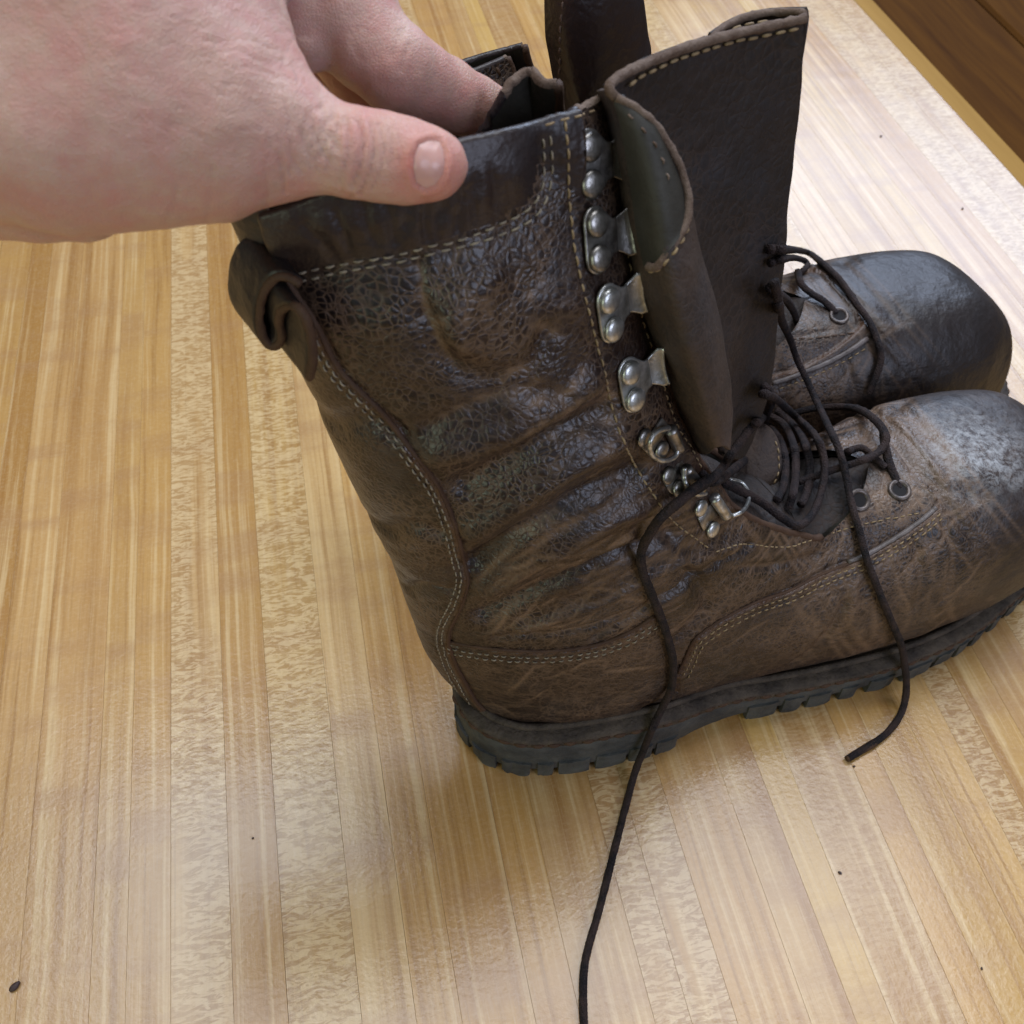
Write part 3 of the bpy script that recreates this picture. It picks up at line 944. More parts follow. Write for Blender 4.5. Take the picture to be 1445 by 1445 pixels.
def build_boot(fr, keys, phi_n, phi_f, lean, name, label, wrinkle=1.0, hs=1.0, white=1.0, mirror=1.0):
    boot = empty(name, label, "boot", tuple(fr.o), fr.ang, "pair of worn brown leather lace-up work boots")
    G = raw_grid(keys, phi_n, phi_f, lean, hs)
    if mirror < 0:
        G = G.copy(); G[:, :, 1] = 2 * 0.035 - G[:, :, 1]
    n = grid_normals(G) * (NSIGN if mirror > 0 else -NSIGN)
    G0 = G
    # carve works with outward normals
    G2, at = carve_with(G, n, wrinkle)
    n2 = grid_normals(G2) * (NSIGN if mirror > 0 else -NSIGN)
    V = G2.reshape(-1, 3)
    F = np.array(grid_faces(NV, NU))
    if (mirror > 0) == (NSIGN < 0): F = F[:, ::-1]
    fc = V[F].mean(1)[:, [0, 2]]
    r_b, r_c, r_v, r_k = (in_poly(fc, P) for P in (PB, PC, PV, PK))
    reg = np.zeros(len(F), int)
    reg[r_v] = 3; reg[r_c] = 2; reg[r_b] = 1; reg[r_k & ~r_b] = 4
    reg[(fc[:, 1] > S_BACK[0][1] + 0.001) & (fc[:, 0] < S_COLLAR[0][0] + 0.01)] = 4
    P3 = V
    grain = np.clip(1.15 - 1.0 * at['toe'] - 0.35 * sstep(0.09, 0.04, P3[:, 2]), 0.05, 1.2)
    grain = grain * (0.75 + 0.5 * (fbm(P3 * 28, 5) > -0.1))
    scuff = np.clip(0.25 + 0.95 * sstep(0.17, 0.08, P3[:, 2]) - 0.55 * at['toe'], 0, 1.2)
    scuff = scuff * (0.8 + 0.5 * fbm(P3 * 20, 15))
    wc = WHITE_C
    wd = np.linalg.norm((P3 - wc) / np.array([0.024, 0.020, 0.03]), axis=1) + 0.5 * fbm(P3 * 90, 21)
    wd2 = np.linalg.norm((P3 - wc) / np.array([0.050, 0.030, 0.04]), axis=1) + 0.5 * fbm(P3 * 60, 23)
    wht = white * np.maximum(np.clip(1.3 - wd, 0, 1) ** 0.6, 0.28 * np.clip(1.3 - wd2, 0, 1))
    if mirror < 0:
        k_ = sstep(0.15, 0.20, P3[:, 0])
        grain = grain * (1 - 0.9 * k_); scuff = scuff * (1 - 0.8 * k_)
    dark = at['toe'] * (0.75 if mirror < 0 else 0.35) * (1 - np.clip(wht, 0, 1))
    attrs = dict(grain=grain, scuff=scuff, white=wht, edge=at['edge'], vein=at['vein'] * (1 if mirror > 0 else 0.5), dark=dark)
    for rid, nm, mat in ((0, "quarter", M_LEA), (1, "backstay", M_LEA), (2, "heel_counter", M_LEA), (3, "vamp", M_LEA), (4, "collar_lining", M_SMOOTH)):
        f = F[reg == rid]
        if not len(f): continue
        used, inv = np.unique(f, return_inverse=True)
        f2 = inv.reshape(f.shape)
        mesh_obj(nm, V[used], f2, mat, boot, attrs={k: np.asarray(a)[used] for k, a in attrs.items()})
    # inner lining
    vi = int(NV * 0.60)
    I = G2[:vi] - n2[:vi] * 0.003
    F2 = grid_faces(vi, NU)
    if (mirror > 0) == (NSIGN > 0): F2 = [f[::-1] for f in F2]
    mesh_obj("lining", I[::2, ::2].reshape(-1, 3), [f for f in grid_faces(I[::2, ::2].shape[0], I[::2, ::2].shape[1])], M_LINING, boot)
    # rolled rim of the collar and the cut edges of the facings: half-round from outer to inner wall
    kc = int(np.argmin(np.linalg.norm(G2[0][: NU // 2][:, [0, 2]] - S_COLLAR[-1], axis=1)))
    outw, innw = G2[0], I[0]
    cen = (outw + innw) / 2
    hv = (outw - innw) / 2
    upv = G2[0] - G2[5]; upv /= np.linalg.norm(upv, axis=1)[:, None]
    upv = upv - hv * (np.sum(upv * hv, 1) / np.sum(hv * hv, 1))[:, None]
    upv /= np.linalg.norm(upv, axis=1)[:, None]
    rad = np.linalg.norm(hv, axis=1)
    th = np.linspace(0, np.pi, 9)
    for nm, a0, a1, mat, jit in (("collar_rim", kc, NU - kc, M_SMOOTH, 0.0), ("facing_edge", 0, kc + 1, M_EDGE, 0.5), ("facing_edge", NU - kc - 1, NU, M_EDGE, 0.5)):
        R_ = cen[a0:a1, None] + hv[a0:a1, None] * np.cos(th)[None, :, None] + upv[a0:a1, None] * (rad[a0:a1, None] * np.sin(th)[None])[..., None]
        if jit: R_ = R_ + (fbm(R_ * 700, 51) * 0.0007 + fbm(R_ * 200, 52) * 0.0006)[..., None] * upv[a0:a1, None]
        mesh_obj(nm, R_.reshape(-1, 3), grid_faces(a1 - a0, 9), mat, boot)
    ve = int(NV * 9.8 / (len(keys) - 1))
    for col in (0, NU - 1):
        P = resample((G2[:ve, col] + G2[:ve, col] - n2[:ve, col] * 0.003) / 2, 0.002)
        V, Fq = tube(P, 0.0018, 8, 0.25)
        mesh_obj("facing_edge", V, Fq, M_EDGED, boot)
    return boot, G2, n2


def carve_with(G, n, wrinkle):
    global grid_normals_cache
    G2, at = carve(G, wrinkle)
    # carve displaced along raw grid normals; redo with the outward ones
    base_n = grid_normals(G)
    d = np.sum((G2 - G) * base_n, axis=-1)
    return G + n * d[..., None], at


def sole_outline(m=260, grow=0.0):
    """closed outline (s,b), counter-clockwise, near side first"""
    near = [(-0.0215, 0.030), (-0.0195, 0.018), (-0.0165, 0.0115), (-0.0115, 0.0055), (-0.0023, -0.0013), (0.008, -0.0053), (0.027, -0.0094), (0.050, -0.0120), (0.066, -0.0128), (0.085, -0.0105), (0.105, -0.0095), (0.125, -0.0115), (0.145, -0.0138), (0.165, -0.0152), (0.185, -0.0160), (0.205, -0.0152), (0.228, -0.0110), (0.254, -0.0015), (0.2735, 0.0075), (0.290, 0.0195), (0.300, 0.032), (0.3035, 0.046)]
    far = [(0.300, 0.062), (0.290, 0.076), (0.272, 0.088), (0.250, 0.096), (0.22, 0.100), (0.19, 0.0985), (0.16, 0.091), (0.13, 0.080), (0.10, 0.072), (0.07, 0.070), (0.04, 0.0705), (0.015, 0.066), (-0.005, 0.057), (-0.017, 0.044)]
    K = np.array(near + far + [near[0]], float)
    K[:, 0] = np.where(K[:, 0] > 0.2, 0.2 + (K[:, 0] - 0.2) * 1.15, K[:, 0])
    P = catmull(np.vstack([K]), (len(K) - 1) * 12 + 1)
    P = resample(P, 0.0022)[:-1]
    # outward normals
    T = np.roll(P, -1, 0) - np.roll(P, 1, 0)
    N = np.stack([T[:, 1], -T[:, 0]], 1); N /= np.linalg.norm(N, axis=1)[:, None]
    return P, N


def zwelt(s):
    return np.interp(s, [-0.03, 0.06, 0.085, 0.12, 0.24, 0.31], [0.034, 0.033, 0.0285, 0.0225, 0.0205, 0.0245])


def ring_strip(rings, name, mat, parent, close_top=True, close_bot=True, smooth=True, mirror=1.0):
    """stack of closed rings (each (m,3))"""
    m = len(rings[0])
    V = np.concatenate(rings)
    F = grid_faces(len(rings), m, wrap=True)
    if close_bot: F.append(tuple(range(m))[::-1])
    if close_top: F.append(tuple((len(rings) - 1) * m + j for j in range(m)))
    if mirror < 0: F = [f[::-1] for f in F]
    return mesh_obj(name, V, F, mat, parent, smooth)


def build_sole(boot, mirror=1.0):
    P, N = sole_outline()
    def mb(V):
        V = np.array(V, float)
        if mirror < 0: V[..., 1] = 0.07 - V[..., 1]
        return V
    s = P[:, 0]
    def ring(out, z):
        q = P + N * (out if np.ndim(out) == 0 else np.asarray(out)[:, None])
        return mb(np.stack([q[:, 0], q[:, 1], z], 1))
    zw = zwelt(s)
    wob = 0.0005 * fbm(np.stack([P[:, 0] * 60, P[:, 1] * 60, 0 * s], 1), 31)
    heel = 1 - sstep(0.066, 0.078, s)
    zb = 0.0050 + 0.0 * s
    # between heel and ball the outsole lifts a little (shank)
    shank = sstep(0.070, 0.082, s) * (1 - sstep(0.115, 0.15, s))
    zb = zb + shank * 0.0005
    wob2 = 0.0012 * fbm(np.stack([P[:, 0] * 110, P[:, 1] * 110, 0 * s], 1), 37)
    rub = ring_strip([ring(-0.006, zb + 0.0), ring(-0.0012, zb + 0.0004 + wob2), ring(0.0 + wob, zb + 0.003 + wob2), ring(0.0002 + wob, zw - 0.0042), ring(-0.0004, zw - 0.0034)], "outsole", M_RUB, boot, mirror=mirror)
    # midsole line and welt
    ring_strip([ring(-0.0016, zw - 0.0036), ring(-0.0014, zw - 0.0026)], "midsole", M_WELT, boot, mirror=mirror)
    ring_strip([ring(0.0001, zw - 0.0027), ring(0.0011 + wob, zw - 0.0020), ring(0.0012 + wob, zw + 0.0012), ring(0.0004 + wob, zw + 0.0024), ring(-0.0035, zw + 0.0030), ring(-0.008, zw + 0.0032)], "welt", M_WELT, boot, mirror=mirror)
    # worn welt stitching: dark thread humps along the rim
    acc = Acc()
    q = ring(0.0009, zw + 0.0001)
    stitches(acc, q, np.stack([N[:, 0], N[:, 1] * mirror, 0 * s], 1), pitch=0.0075, length=0.0052, r=0.0011, lift=0.0003)
    o = acc.obj("welt_stitching", M_EDGED, boot); o["kind"] = "stuff"
    # rand line between upper and welt
    rr = ring(-0.0058, zw + 0.0042)
    V, F = tube(np.vstack([rr, rr[:1]]), 0.0017, 8)
    mesh_obj("rand", V, F, M_WELT, boot)
    # lugs, irregular rubber blocks round the rim
    d = np.r_[0, np.cumsum(np.linalg.norm(np.diff(P, axis=0), axis=1))]
    rl = random.Random(5)
    x = 0.0
    total = d[-1]
    while x < total - 0.006:
        ss = np.interp(x, d, s)
        fore = ss > 0.13
        wlug = rl.uniform(0.007, 0.016) if fore else rl.uniform(0.007, 0.015)
        gap = rl.uniform(0.003, 0.0065) if fore else rl.uniform(0.0018, 0.0035)
        mid = np.interp(x + wlug / 2, d, s)
        if 0.070 < mid < 0.118:
            x += 0.005; continue
        m_ = 11
        xs = np.linspace(x, min(x + wlug, total - 0.001), m_)
        pp = np.stack([np.interp(xs, d, P[:, 0]), np.interp(xs, d, P[:, 1])], 1)
        nn = np.stack([np.interp(xs, d, N[:, 0]), np.interp(xs, d, N[:, 1])], 1)
        top = 0.0125 if fore else 0.014
        taper = np.sin(np.linspace(0.25, math.pi - 0.25, m_)) ** 0.5
        loop = []
        for k in range(m_): loop.append(pp[k] + nn[k] * (0.0010 * taper[k] + 0.0003))
        inner = [pp[k] - nn[k] * (0.022 if k not in (0, m_ - 1) else 0.020) for k in range(m_)][::-1]
        loop = np.array(loop + inner)
        cen = loop.mean(0)
        V = []
        for sc, z in ((0.90, 0.0), (0.97, 0.0014), (1.0, 0.004), (1.0, top)):
            q = cen + (loop - cen) * np.array([sc, sc])
            rag = fbm(np.stack([q[:, 0] * 260, q[:, 1] * 260, np.full(len(q), z * 200 + x * 50)], 1), 61)
            q = q + (q - cen) / (np.linalg.norm(q - cen, axis=1)[:, None] + 1e-6) * (rag * 0.0011)[:, None]
            zz_ = z + np.abs(rag) * (0.0020 if 0 < z < 0.01 else 0.0016 if z == 0 else 0)
            V.append(np.stack([q[:, 0], q[:, 1], zz_], 1))
        ml = len(loop)
        V = mb(np.concatenate(V))
        F = grid_faces(4, ml, wrap=True) + [tuple(range(ml))[::-1], tuple(3 * ml + j for j in range(ml))]
        if mirror < 0: F = [f[::-1] for f in F]
        mesh_obj("lug", V, F, M_RUB, rub, smooth=False)
        x += wlug + gap
    return rub


PHI_ZERO = PHI_N
boot1, G1, N1 = build_boot(FRONT, KEYS, PHI_N, PHI_F, LEAN_F, "work_boot", "unlaced brown boot gripped by the hand, pale scuffs on its toe")
build_sole(boot1)
C1 = caster_of(G1, FRONT, 1)


def surf(caster, fr, pts, step=6, lift=0.0, px_step=True):
    """trace pixel polyline onto a surface: local points and local normals"""
    Q = resample(smooth_line(np.array(pts, float)), step)
    P = []; N = []
    for x, y in Q:
        r = caster.px(x, y)
        if r is None: continue
        nn = r[1]
        if nn @ ray(x, y) > 0: nn = -nn
        P.append(fr.l(r[0]) + 0.0); N.append(np.array([nn @ fr.a, nn @ fr.b, nn[2]]))
    P = np.array(P); N = np.array(N)
    if len(P) > 6:
        for _ in range(2):
            N[1:-1] = (N[:-2] + N[1:-1] * 2 + N[2:]) / 4
        N /= np.linalg.norm(N, axis=1)[:, None]
    return P + N * lift, N


def offset_px(pts, d):
    P = smooth_line(np.array(pts, float))
    T = np.gradient(P, axis=0); T /= np.linalg.norm(T, axis=1)[:, None]
    return P + np.stack([-T[:, 1], T[:, 0]], 1) * d


def stitch_row(boot, caster, fr, pts, mat=M_THREAD, **kw):
    P, N = surf(caster, fr, pts, 5)
    acc = Acc(); stitches(acc, P, N, **kw)
    o = acc.obj("stitching", mat, boot); o["kind"] = "stuff"
    return o


# seam edges: raw cut leather edge showing along each overlaid piece
def cord(name, boot, caster, fr, pts, r, mat, lift=0.0, flat=0.6, jitter=0.25, step=5):
    P, N = surf(caster, fr, pts, step, lift)
    V, F = tube(P, r, 8, jitter, flat, N)
    return mesh_obj(name, V, F, mat, boot)


cord("seam_edge", boot1, C1, FRONT, P_BACK[1:], 0.0009, M_EDGED, 0.0001)
cord("seam_edge", boot1, C1, FRONT, P_COUNT[:8], 0.0008, M_EDGED, 0.0001)
cord("seam_edge", boot1, C1, FRONT, P_VAMP[1:10], 0.0007, M_EDGED, 0.0001)
cord("piping", boot1, C1, FRONT, [(1196, 794), (1225, 782), (1265, 759), (1300, 735), (1322, 716)], 0.0013, M_PIPE, 0.0005)
bs = P_BACK[2:-1]
stitch_row(boot1, C1, FRONT, offset_px(bs, 9), M_THREADP, pitch=0.0036, length=0.0025, r=0.00029)
stitch_row(boot1, C1, FRONT, offset_px(bs, 16), M_THREADP, pitch=0.0036, length=0.0025, r=0.00029, phase=0.0012)
stitch_row(boot1, C1, FRONT, offset_px(P_COUNT[:8], 9), M_THREADP, pitch=0.0034, length=0.0022, r=0.0003)
stitch_row(boot1, C1, FRONT, offset_px(P_COUNT[:8], 15), M_THREADP, pitch=0.0034, length=0.0022, r=0.0003)
stitch_row(boot1, C1, FRONT, offset_px(P_VAMP[1:13], 8), pitch=0.0034, length=0.0023, r=0.00032)
stitch_row(boot1, C1, FRONT, offset_px(P_VAMP[1:13], 15), pitch=0.0034, length=0.0023, r=0.00032)
stitch_row(boot1, C1, FRONT, P_STAY, pitch=0.0034, length=0.0024, r=0.0003)
stitch_row(boot1, C1, FRONT, P_COL1, M_THREADP, pitch=0.0040, length=0.0027, r=0.00034)
stitch_row(boot1, C1, FRONT, P_COL2, M_THREADP, pitch=0.0040, length=0.0027, r=0.00034, phase=0.002)
stitch_row(boot1, C1, FRONT, P_FACE, pitch=0.0037, length=0.0028, r=0.00036)
stitch_row(boot1, C1, FRONT, P_FACE2, pitch=0.0042, length=0.0029, r=0.00029)
stitch_row(boot1, C1, FRONT, P_TOPST, pitch=0.0042, length=0.0029, r=0.00036)

# pull loop at the back of the shaft
def ribbon(name, fr, pts, half, mat, boot, thick=0.0026, tilt=None):
    P = np.array([px_plane(fr, x, y, b) for x, y, b in pts])
    P = resample(smooth_line(P, 12), 0.0012)
    T = np.gradient(P, axis=0); T /= np.linalg.norm(T, axis=1)[:, None]
    W = np.array([-0.25, 0.968, 0.0]) if tilt is None else np.array(tilt)
    N = np.cross(T, W); N /= np.linalg.norm(N, axis=1)[:, None]
    ws = np.linspace(0, 1, 12)
    out = []; inn = []
    for w in ws:
        q = P + W * (w * 2 * half)
        q = q + N * (0.0006 * fbm(q * 120, 4))[:, None]
        out.append(q + N * thick / 2); inn.append(q - N * thick / 2)
    loopg = np.stack(out + inn[::-1], 1)
    n, m = loopg.shape[:2]
    F = grid_faces(n, m, wrap=True) + [tuple(range(m))[::-1], tuple((n - 1) * m + j for j in range(m))]
    ob = mesh_obj(name, loopg.reshape(-1, 3), F, mat, boot)
    bm = bmesh.new(); bm.from_mesh(ob.data); bmesh.ops.recalc_face_normals(bm, faces=bm.faces); bm.to_mesh(ob.data); bm.free()
    return P, W, N


LOOP_PTS = [(424, 400, .018), (405, 390, .020), (386, 392, .022), (371, 412, .024), (365, 444, .026), (370, 474, .026), (384, 487, .025), (397, 476, .023), (393, 450, .022), (398, 434, .019), (414, 430, .014), (429, 445, .011), (438, 475, .010), (440, 505, .010), (436, 532, .012)]
PL, WL, NL = ribbon("pull_loop", FRONT, LOOP_PTS, 0.0088, M_LEA, boot1)
V, F = tube(PL - WL * 0.0004, 0.0013, 8, 0.35)
mesh_obj("cut_edge", V, F, M_EDGED, boot1)

# ------------------------------------------------------------------ second boot, standing behind, mirrored
keys_r = KEYS.copy()
for c_s, c_h in ((0, 1), (2, 3)):
    up = np.clip(keys_r[:, c_h] - 0.10, 0, None)
    keys_r[:, c_s] -= up * 0.03
    keys_r[:, c_h] -= up * 0.265
REAR = Frame((-0.0010, 0.3240, 0.0), math.radians(20))
boot2, G2_, N2_ = build_boot(REAR, keys_r, PHI_N, PHI_F, -0.15, "work_boot", "dark brown boot standing behind the other, smooth polished toe", wrinkle=0.7, hs=-1.0, white=0.0, mirror=-1.0)
build_sole(boot2, -1.0)
C2 = caster_of(G2_, REAR, 1)


# ------------------------------------------------------------------ sheets: tongue and gusset, from pixel + depth-plane control points
def sheet(name, fr, rows, mat, boot, n=60, m=40, thick=0.0022, amp=0.0008, seed=3, jag=0.0):
    """rows: list of rows of (px,py,b) -> smooth sheet in the boot frame"""
    R = np.array([[px_plane(fr, x, y, b) for x, y, b in r] for r in rows])
    A = np.stack([catmull(R[:, j], n) for j in range(R.shape[1])], 1)
    Gd = np.stack([catmull(A[i], m) for i in range(n)], 0)
    N = grid_normals(Gd)
    if (N[n // 2, m // 2] @ (fr.l(CAM) - Gd[n // 2, m // 2])) < 0: N = -N
    Gd = Gd + N * (amp * fbm(Gd * 45, seed))[..., None]
    Gb = Gd - N * thick
    V = np.concatenate([Gd.reshape(-1, 3), Gb.reshape(-1, 3)])
    F = grid_faces(n, m) + [f[::-1] for f in grid_faces(n, m, off=n * m)]
    o = n * m
    for i in range(n - 1):
        for c in (0, m - 1):
            a, b2 = i * m + c, (i + 1) * m + c
            F.append((a, b2, b2 + o, a + o))
    for j in range(m - 1):
        for r_ in (0, n - 1):
            a, b2 = r_ * m + j, r_ * m + j + 1
            F.append((a, b2, b2 + o, a + o))
    ob = mesh_obj(name, V, F, mat, boot)
    bm = bmesh.new(); bm.from_mesh(ob.data); bmesh.ops.recalc_face_normals(bm, faces=bm.faces); bm.to_mesh(ob.data); bm.free()
    return ob, Gd, N


T_ROWS = [
    [(858, 122, .037), (900, 94, .042), (960, 68, .050), (1040, 46, .058), (1134, 26, .062)],
    [(885, 180, .037), (930, 175, .044), (990, 168, .050), (1060, 162, .055), (1129, 158, .060)],
    [(925, 300, .030), (965, 300, .038), (1010, 300, .044), (1060, 300, .048), (1113, 300, .054)],
    [(978, 430, .024), (1005, 430, .032), (1035, 430, .038), (1066, 430, .042), (1101, 430, .047)],
    [(1005, 540, .020), (1022, 542, .026), (1042, 545, .032), (1065, 545, .036), (1088, 540, .040)],
    [(1022, 640, .018), (1030, 645, .022), (1040, 648, .027), (1050, 645, .030), (1062, 625, .034)]]
tongue, TG, TN = sheet("tongue", FRONT, T_ROWS, M_TONGUE, boot1, 90, 50, 0.0022, 0.0016, 5)
GUS_ROWS = [
    [(858, 128, .034), (862, 126, .034), (867, 128, .034), (872, 134, .034)],
    [(872, 170, .031), (895, 172, .026), (918, 178, .025), (936, 186, .029)],
    [(886, 250, .026), (915, 248, .018), (945, 250, .017), (968, 258, .022)],
    [(898, 335, .021), (930, 330, .011), (960, 330, .011), (984, 335, .018)],
    [(912, 410, .016), (945, 405, .005), (978, 405, .006), (1004, 410, .015)],
    [(938, 490, .012), (965, 485, .001), (998, 485, .002), (1024, 490, .012)],
    [(968, 570, .010), (988, 562, .000), (1012, 560, .001), (1033, 562, .011)],
    [(1000, 640, .008), (1010, 632, .003), (1022, 630, .004), (1030, 635, .012)]]
for r_ in GUS_ROWS: r_.insert(0, (r_[0][0] - 16, r_[0][1], r_[0][2] + 0.010))
gus, GG, GN = sheet("gusset", FRONT, GUS_ROWS, M_GUSSET, boot1, 100, 40, 0.0016, 0.0010, 12)
# smooth dark lining turned outwards above the cut edge
CAST_G = Caster(FRONT.w(GG.reshape(-1, 3)), grid_faces(GG.shape[0], GG.shape[1]))
rowsL = []
for yv in np.linspace(0, 1, 26):
    y = 136 + yv * (374 - 136)
    xl = np.interp(y, [128, 170, 250, 335, 374], [862, 876, 890, 901, 910]) + 1
    xr = np.interp(y, [128, 150, 180, 210, 250, 290, 318, 340, 360, 374], [872, 898, 922, 942, 961, 971, 966, 953, 938, 926])
    rowsL.append([(xl + (xr - xl) * t, y) for t in np.linspace(0, 1, 16)])
Lp = []
for r_ in rowsL:
    rr = []
    for x, y in r_:
        h_ = CAST_G.px(x, y)
        rr.append(h_[0] if h_ is not None else (rr[-1] if rr else at_depth(x, y, .29)))
    Lp.append(rr)
Lp = FRONT.l(np.array(Lp))
Ln = grid_normals(Lp)
Ln = np.where(np.sum(Ln * (FRONT.l(CAM) - Lp), -1, keepdims=True) < 0, -Ln, Ln)
for _ in range(3):
    Lp[1:-1, 1:-1] = (Lp[1:-1, :-2] + Lp[1:-1, 2:] + Lp[:-2, 1:-1] + Lp[2:, 1:-1]) / 4
mesh_obj("gusset_lining", (Lp + Ln * 0.0007).reshape(-1, 3), grid_faces(26, 16), M_LINING, boot1)


def cord3(name, P, r, mat, boot, jitter=0.4, flat=1.0, seg=10, N=None, seed=2):
    P = resample(smooth_line(np.array(P, float), 10), 0.0012)
    V, F = tube(P, r, seg, jitter, flat, None, seed)
    return mesh_obj(name, V, F, mat, boot)


def pxb(fr, pts): return [px_plane(fr, x, y, b) for x, y, b in pts]


# tongue of the rear boot, standing up behind
RT = [[(768, -40, .03), (800, -40, .022), (850, -40, .020), (900, -40, .028)],
      [(769, 40, .030), (800, 40, .020), (860, 40, .018), (914, 40, .028)],
      [(778, 100, .028), (810, 100, .018), (860, 100, .017), (918, 90, .026)],
      [(790, 170, .026), (820, 170, .016), (850, 170, .016), (885, 170, .024)],
      [(800, 300, .026), (830, 300, .016), (850, 300, .016), (880, 300, .024)]]
rt, RTG, RTN = sheet("tongue", REAR, RT, M_SMOOTH, boot2, 60, 30, 0.0022, 0.0008, 7)
CRT = Caster(REAR.w(RTG.reshape(-1, 3)), grid_faces(60, 30))
stitch_row(boot2, CRT, REAR, [(794, 2), (791, 40), (790, 90), (789, 145)], M_EDGE, pitch=0.0042, length=0.0028, r=0.0004)

# pale cut edge that runs round the tongue top and down the turned gusset
cord3("cut_edge", pxb(FRONT, [(1136, 26, .061), (1100, 34, .060), (1040, 47, .057), (990, 60, .053), (940, 78, .047), (895, 97, .041), (868, 112, .036), (860, 124, .033), (870, 138, .032)]), 0.0014, M_EDGE, boot1, 0.35)
cord3("cut_edge", pxb(FRONT, [(870, 138, .0315), (900, 155, .028), (925, 178, .026), (948, 212, .023), (965, 250, .020), (972, 285, .0165), (968, 315, .0130), (955, 338, .0105), (938, 362, .0085), (926, 377, .0085), (915, 376, .011)]), 0.0012, M_EDGE, boot1, 0.35)


def stitch3(P, boot, mat=M_THREAD, toward=None, **kw):
    P = resample(smooth_line(np.array(P, float), 10), 0.001)
    N = FRONT.l(CAM) - P; N /= np.linalg.norm(N, axis=1)[:, None]
    acc = Acc(); stitches(acc, P, N, **kw)
    o = acc.obj("stitching", mat, boot); o["kind"] = "stuff"


stitch3(pxb(FRONT, [(1126, 40, .0595), (1090, 48, .0585), (1030, 61, .056), (980, 76, .051), (935, 93, .0455), (900, 112, .040), (884, 125, .037)]), boot1, pitch=0.0046, length=0.0032, r=0.0005)
PG, NG = surf(CAST_G, FRONT, [(886, 160), (905, 180), (925, 210), (940, 250), (946, 280)], 5)
acc = Acc(); stitches(acc, PG, NG, pitch=0.0045, length=0.0026, r=0.0003, lift=0.0009); o = acc.obj("stitching", M_EDGE, boot1); o["kind"] = "stuff"
PG, NG = surf(CAST_G, FRONT, [(973, 305), (967, 328), (950, 358), (936, 375), (924, 383), (915, 380)], 4)
acc = Acc(); stitches(acc, PG, NG, pitch=0.0040, length=0.0027, r=0.00045, lift=0.0006); o = acc.obj("stitching", M_THREAD, boot1); o["kind"] = "stuff"

# curl of the tongue's far side
sheet("tongue_curl", FRONT, [
    [(1006, 52, .064), (1040, 30, .072), (1085, 20, .074), (1136, 19, .064)],
    [(1004, 60, .066), (1040, 46, .075), (1085, 38, .077), (1136, 30, .066)],
    [(1002, 90, .064), (1040, 90, .072), (1085, 90, .074), (1128, 90, .066)]], M_TONGUE, boot1, 20, 24, 0.0018, 0.0003)
cord3("cut_edge", pxb(FRONT, [(1004, 54, .063), (1022, 38, .069), (1050, 25, .0725), (1085, 18, .0735), (1120, 17, .069), (1136, 21, .063)]), 0.0012, M_EDGE, boot1, 0.4)
stitch3(pxb(FRONT, [(1012, 56, .0625), (1030, 44, .067), (1050, 36, .069), (1080, 30, .070), (1100, 27, .067)]), boot1, pitch=0.005, length=0.0032, r=0.0005)


# tongue body under the laces, filling the throat of the lower boot
def throat(fr, G, N, boot, mirror, keys):
    i0, i1 = int(NV * 4.0 / (len(keys) - 1)), int(NV * 11.9 / (len(keys) - 1))
    L = G[i0:i1, 4] - N[i0:i1, 4] * 0.004
    R = G[i0:i1, NU - 5] - N[i0:i1, NU - 5] * 0.004
    t = np.linspace(0, 1, 22)[None, :, None]
    M = L[:, None] * (1 - t) + R[:, None] * t
    mid = (L + R) / 2
    T = np.gradient(mid, axis=0)
    up = np.cross(T, (R - L)); up /= np.linalg.norm(up, axis=1)[:, None] + 1e-9
    up = np.where((up @ np.array([0.6, 0, 0.8]))[:, None] < 0, -up, up)
    M = M + up[:, None] * (np.sin(np.pi * t) * 0.004 + 0.0015 * fbm(M * 70, 8)[..., None])
    mesh_obj("tongue_base", M.reshape(-1, 3), grid_faces(M.shape[0], 22), M_TONGUE, boot)
    return M


TB1 = throat(FRONT, G1, N1, boot1, 1, KEYS)
TB2 = throat(REAR, G2_, N2_, boot2, -1, keys_r)


def multi(parts):
    V = []; F = []; n = 0
    for G, fr in parts:
        W = fr.w(G).reshape(-1, 3); V.append(W)
        F += grid_faces(G.shape[0], G.shape[1], off=n); n += len(W)
    return Caster(np.concatenate(V), F)


tab = np.array([[[x, y, 0] for x in np.linspace(-1, 1, 3)] for y in np.linspace(-.3, 1.5, 3)])
# near rim of the sole as a surface for laces to lie on
Po, No = sole_outline()
zz = zwelt(Po[:, 0])
SR = np.stack([np.stack([Po[:, 0] + No[:, 0] * o_, Po[:, 1] + No[:, 1] * o_, z_], 1) for o_, z_ in ((-0.008, zz + 0.003), (0.001, zz + 0.002), (0.001, zz * 0), (0.0, zz * 0))], 0)
ident = Frame((0, 0, 0), 0.0)
CALL = multi([(G1[::2, ::2], FRONT), (GG, FRONT), (TG, FRONT), (TB1, FRONT), (SR, FRONT), (G2_[::2, ::2], REAR), (TB2, REAR), (tab, ident)])


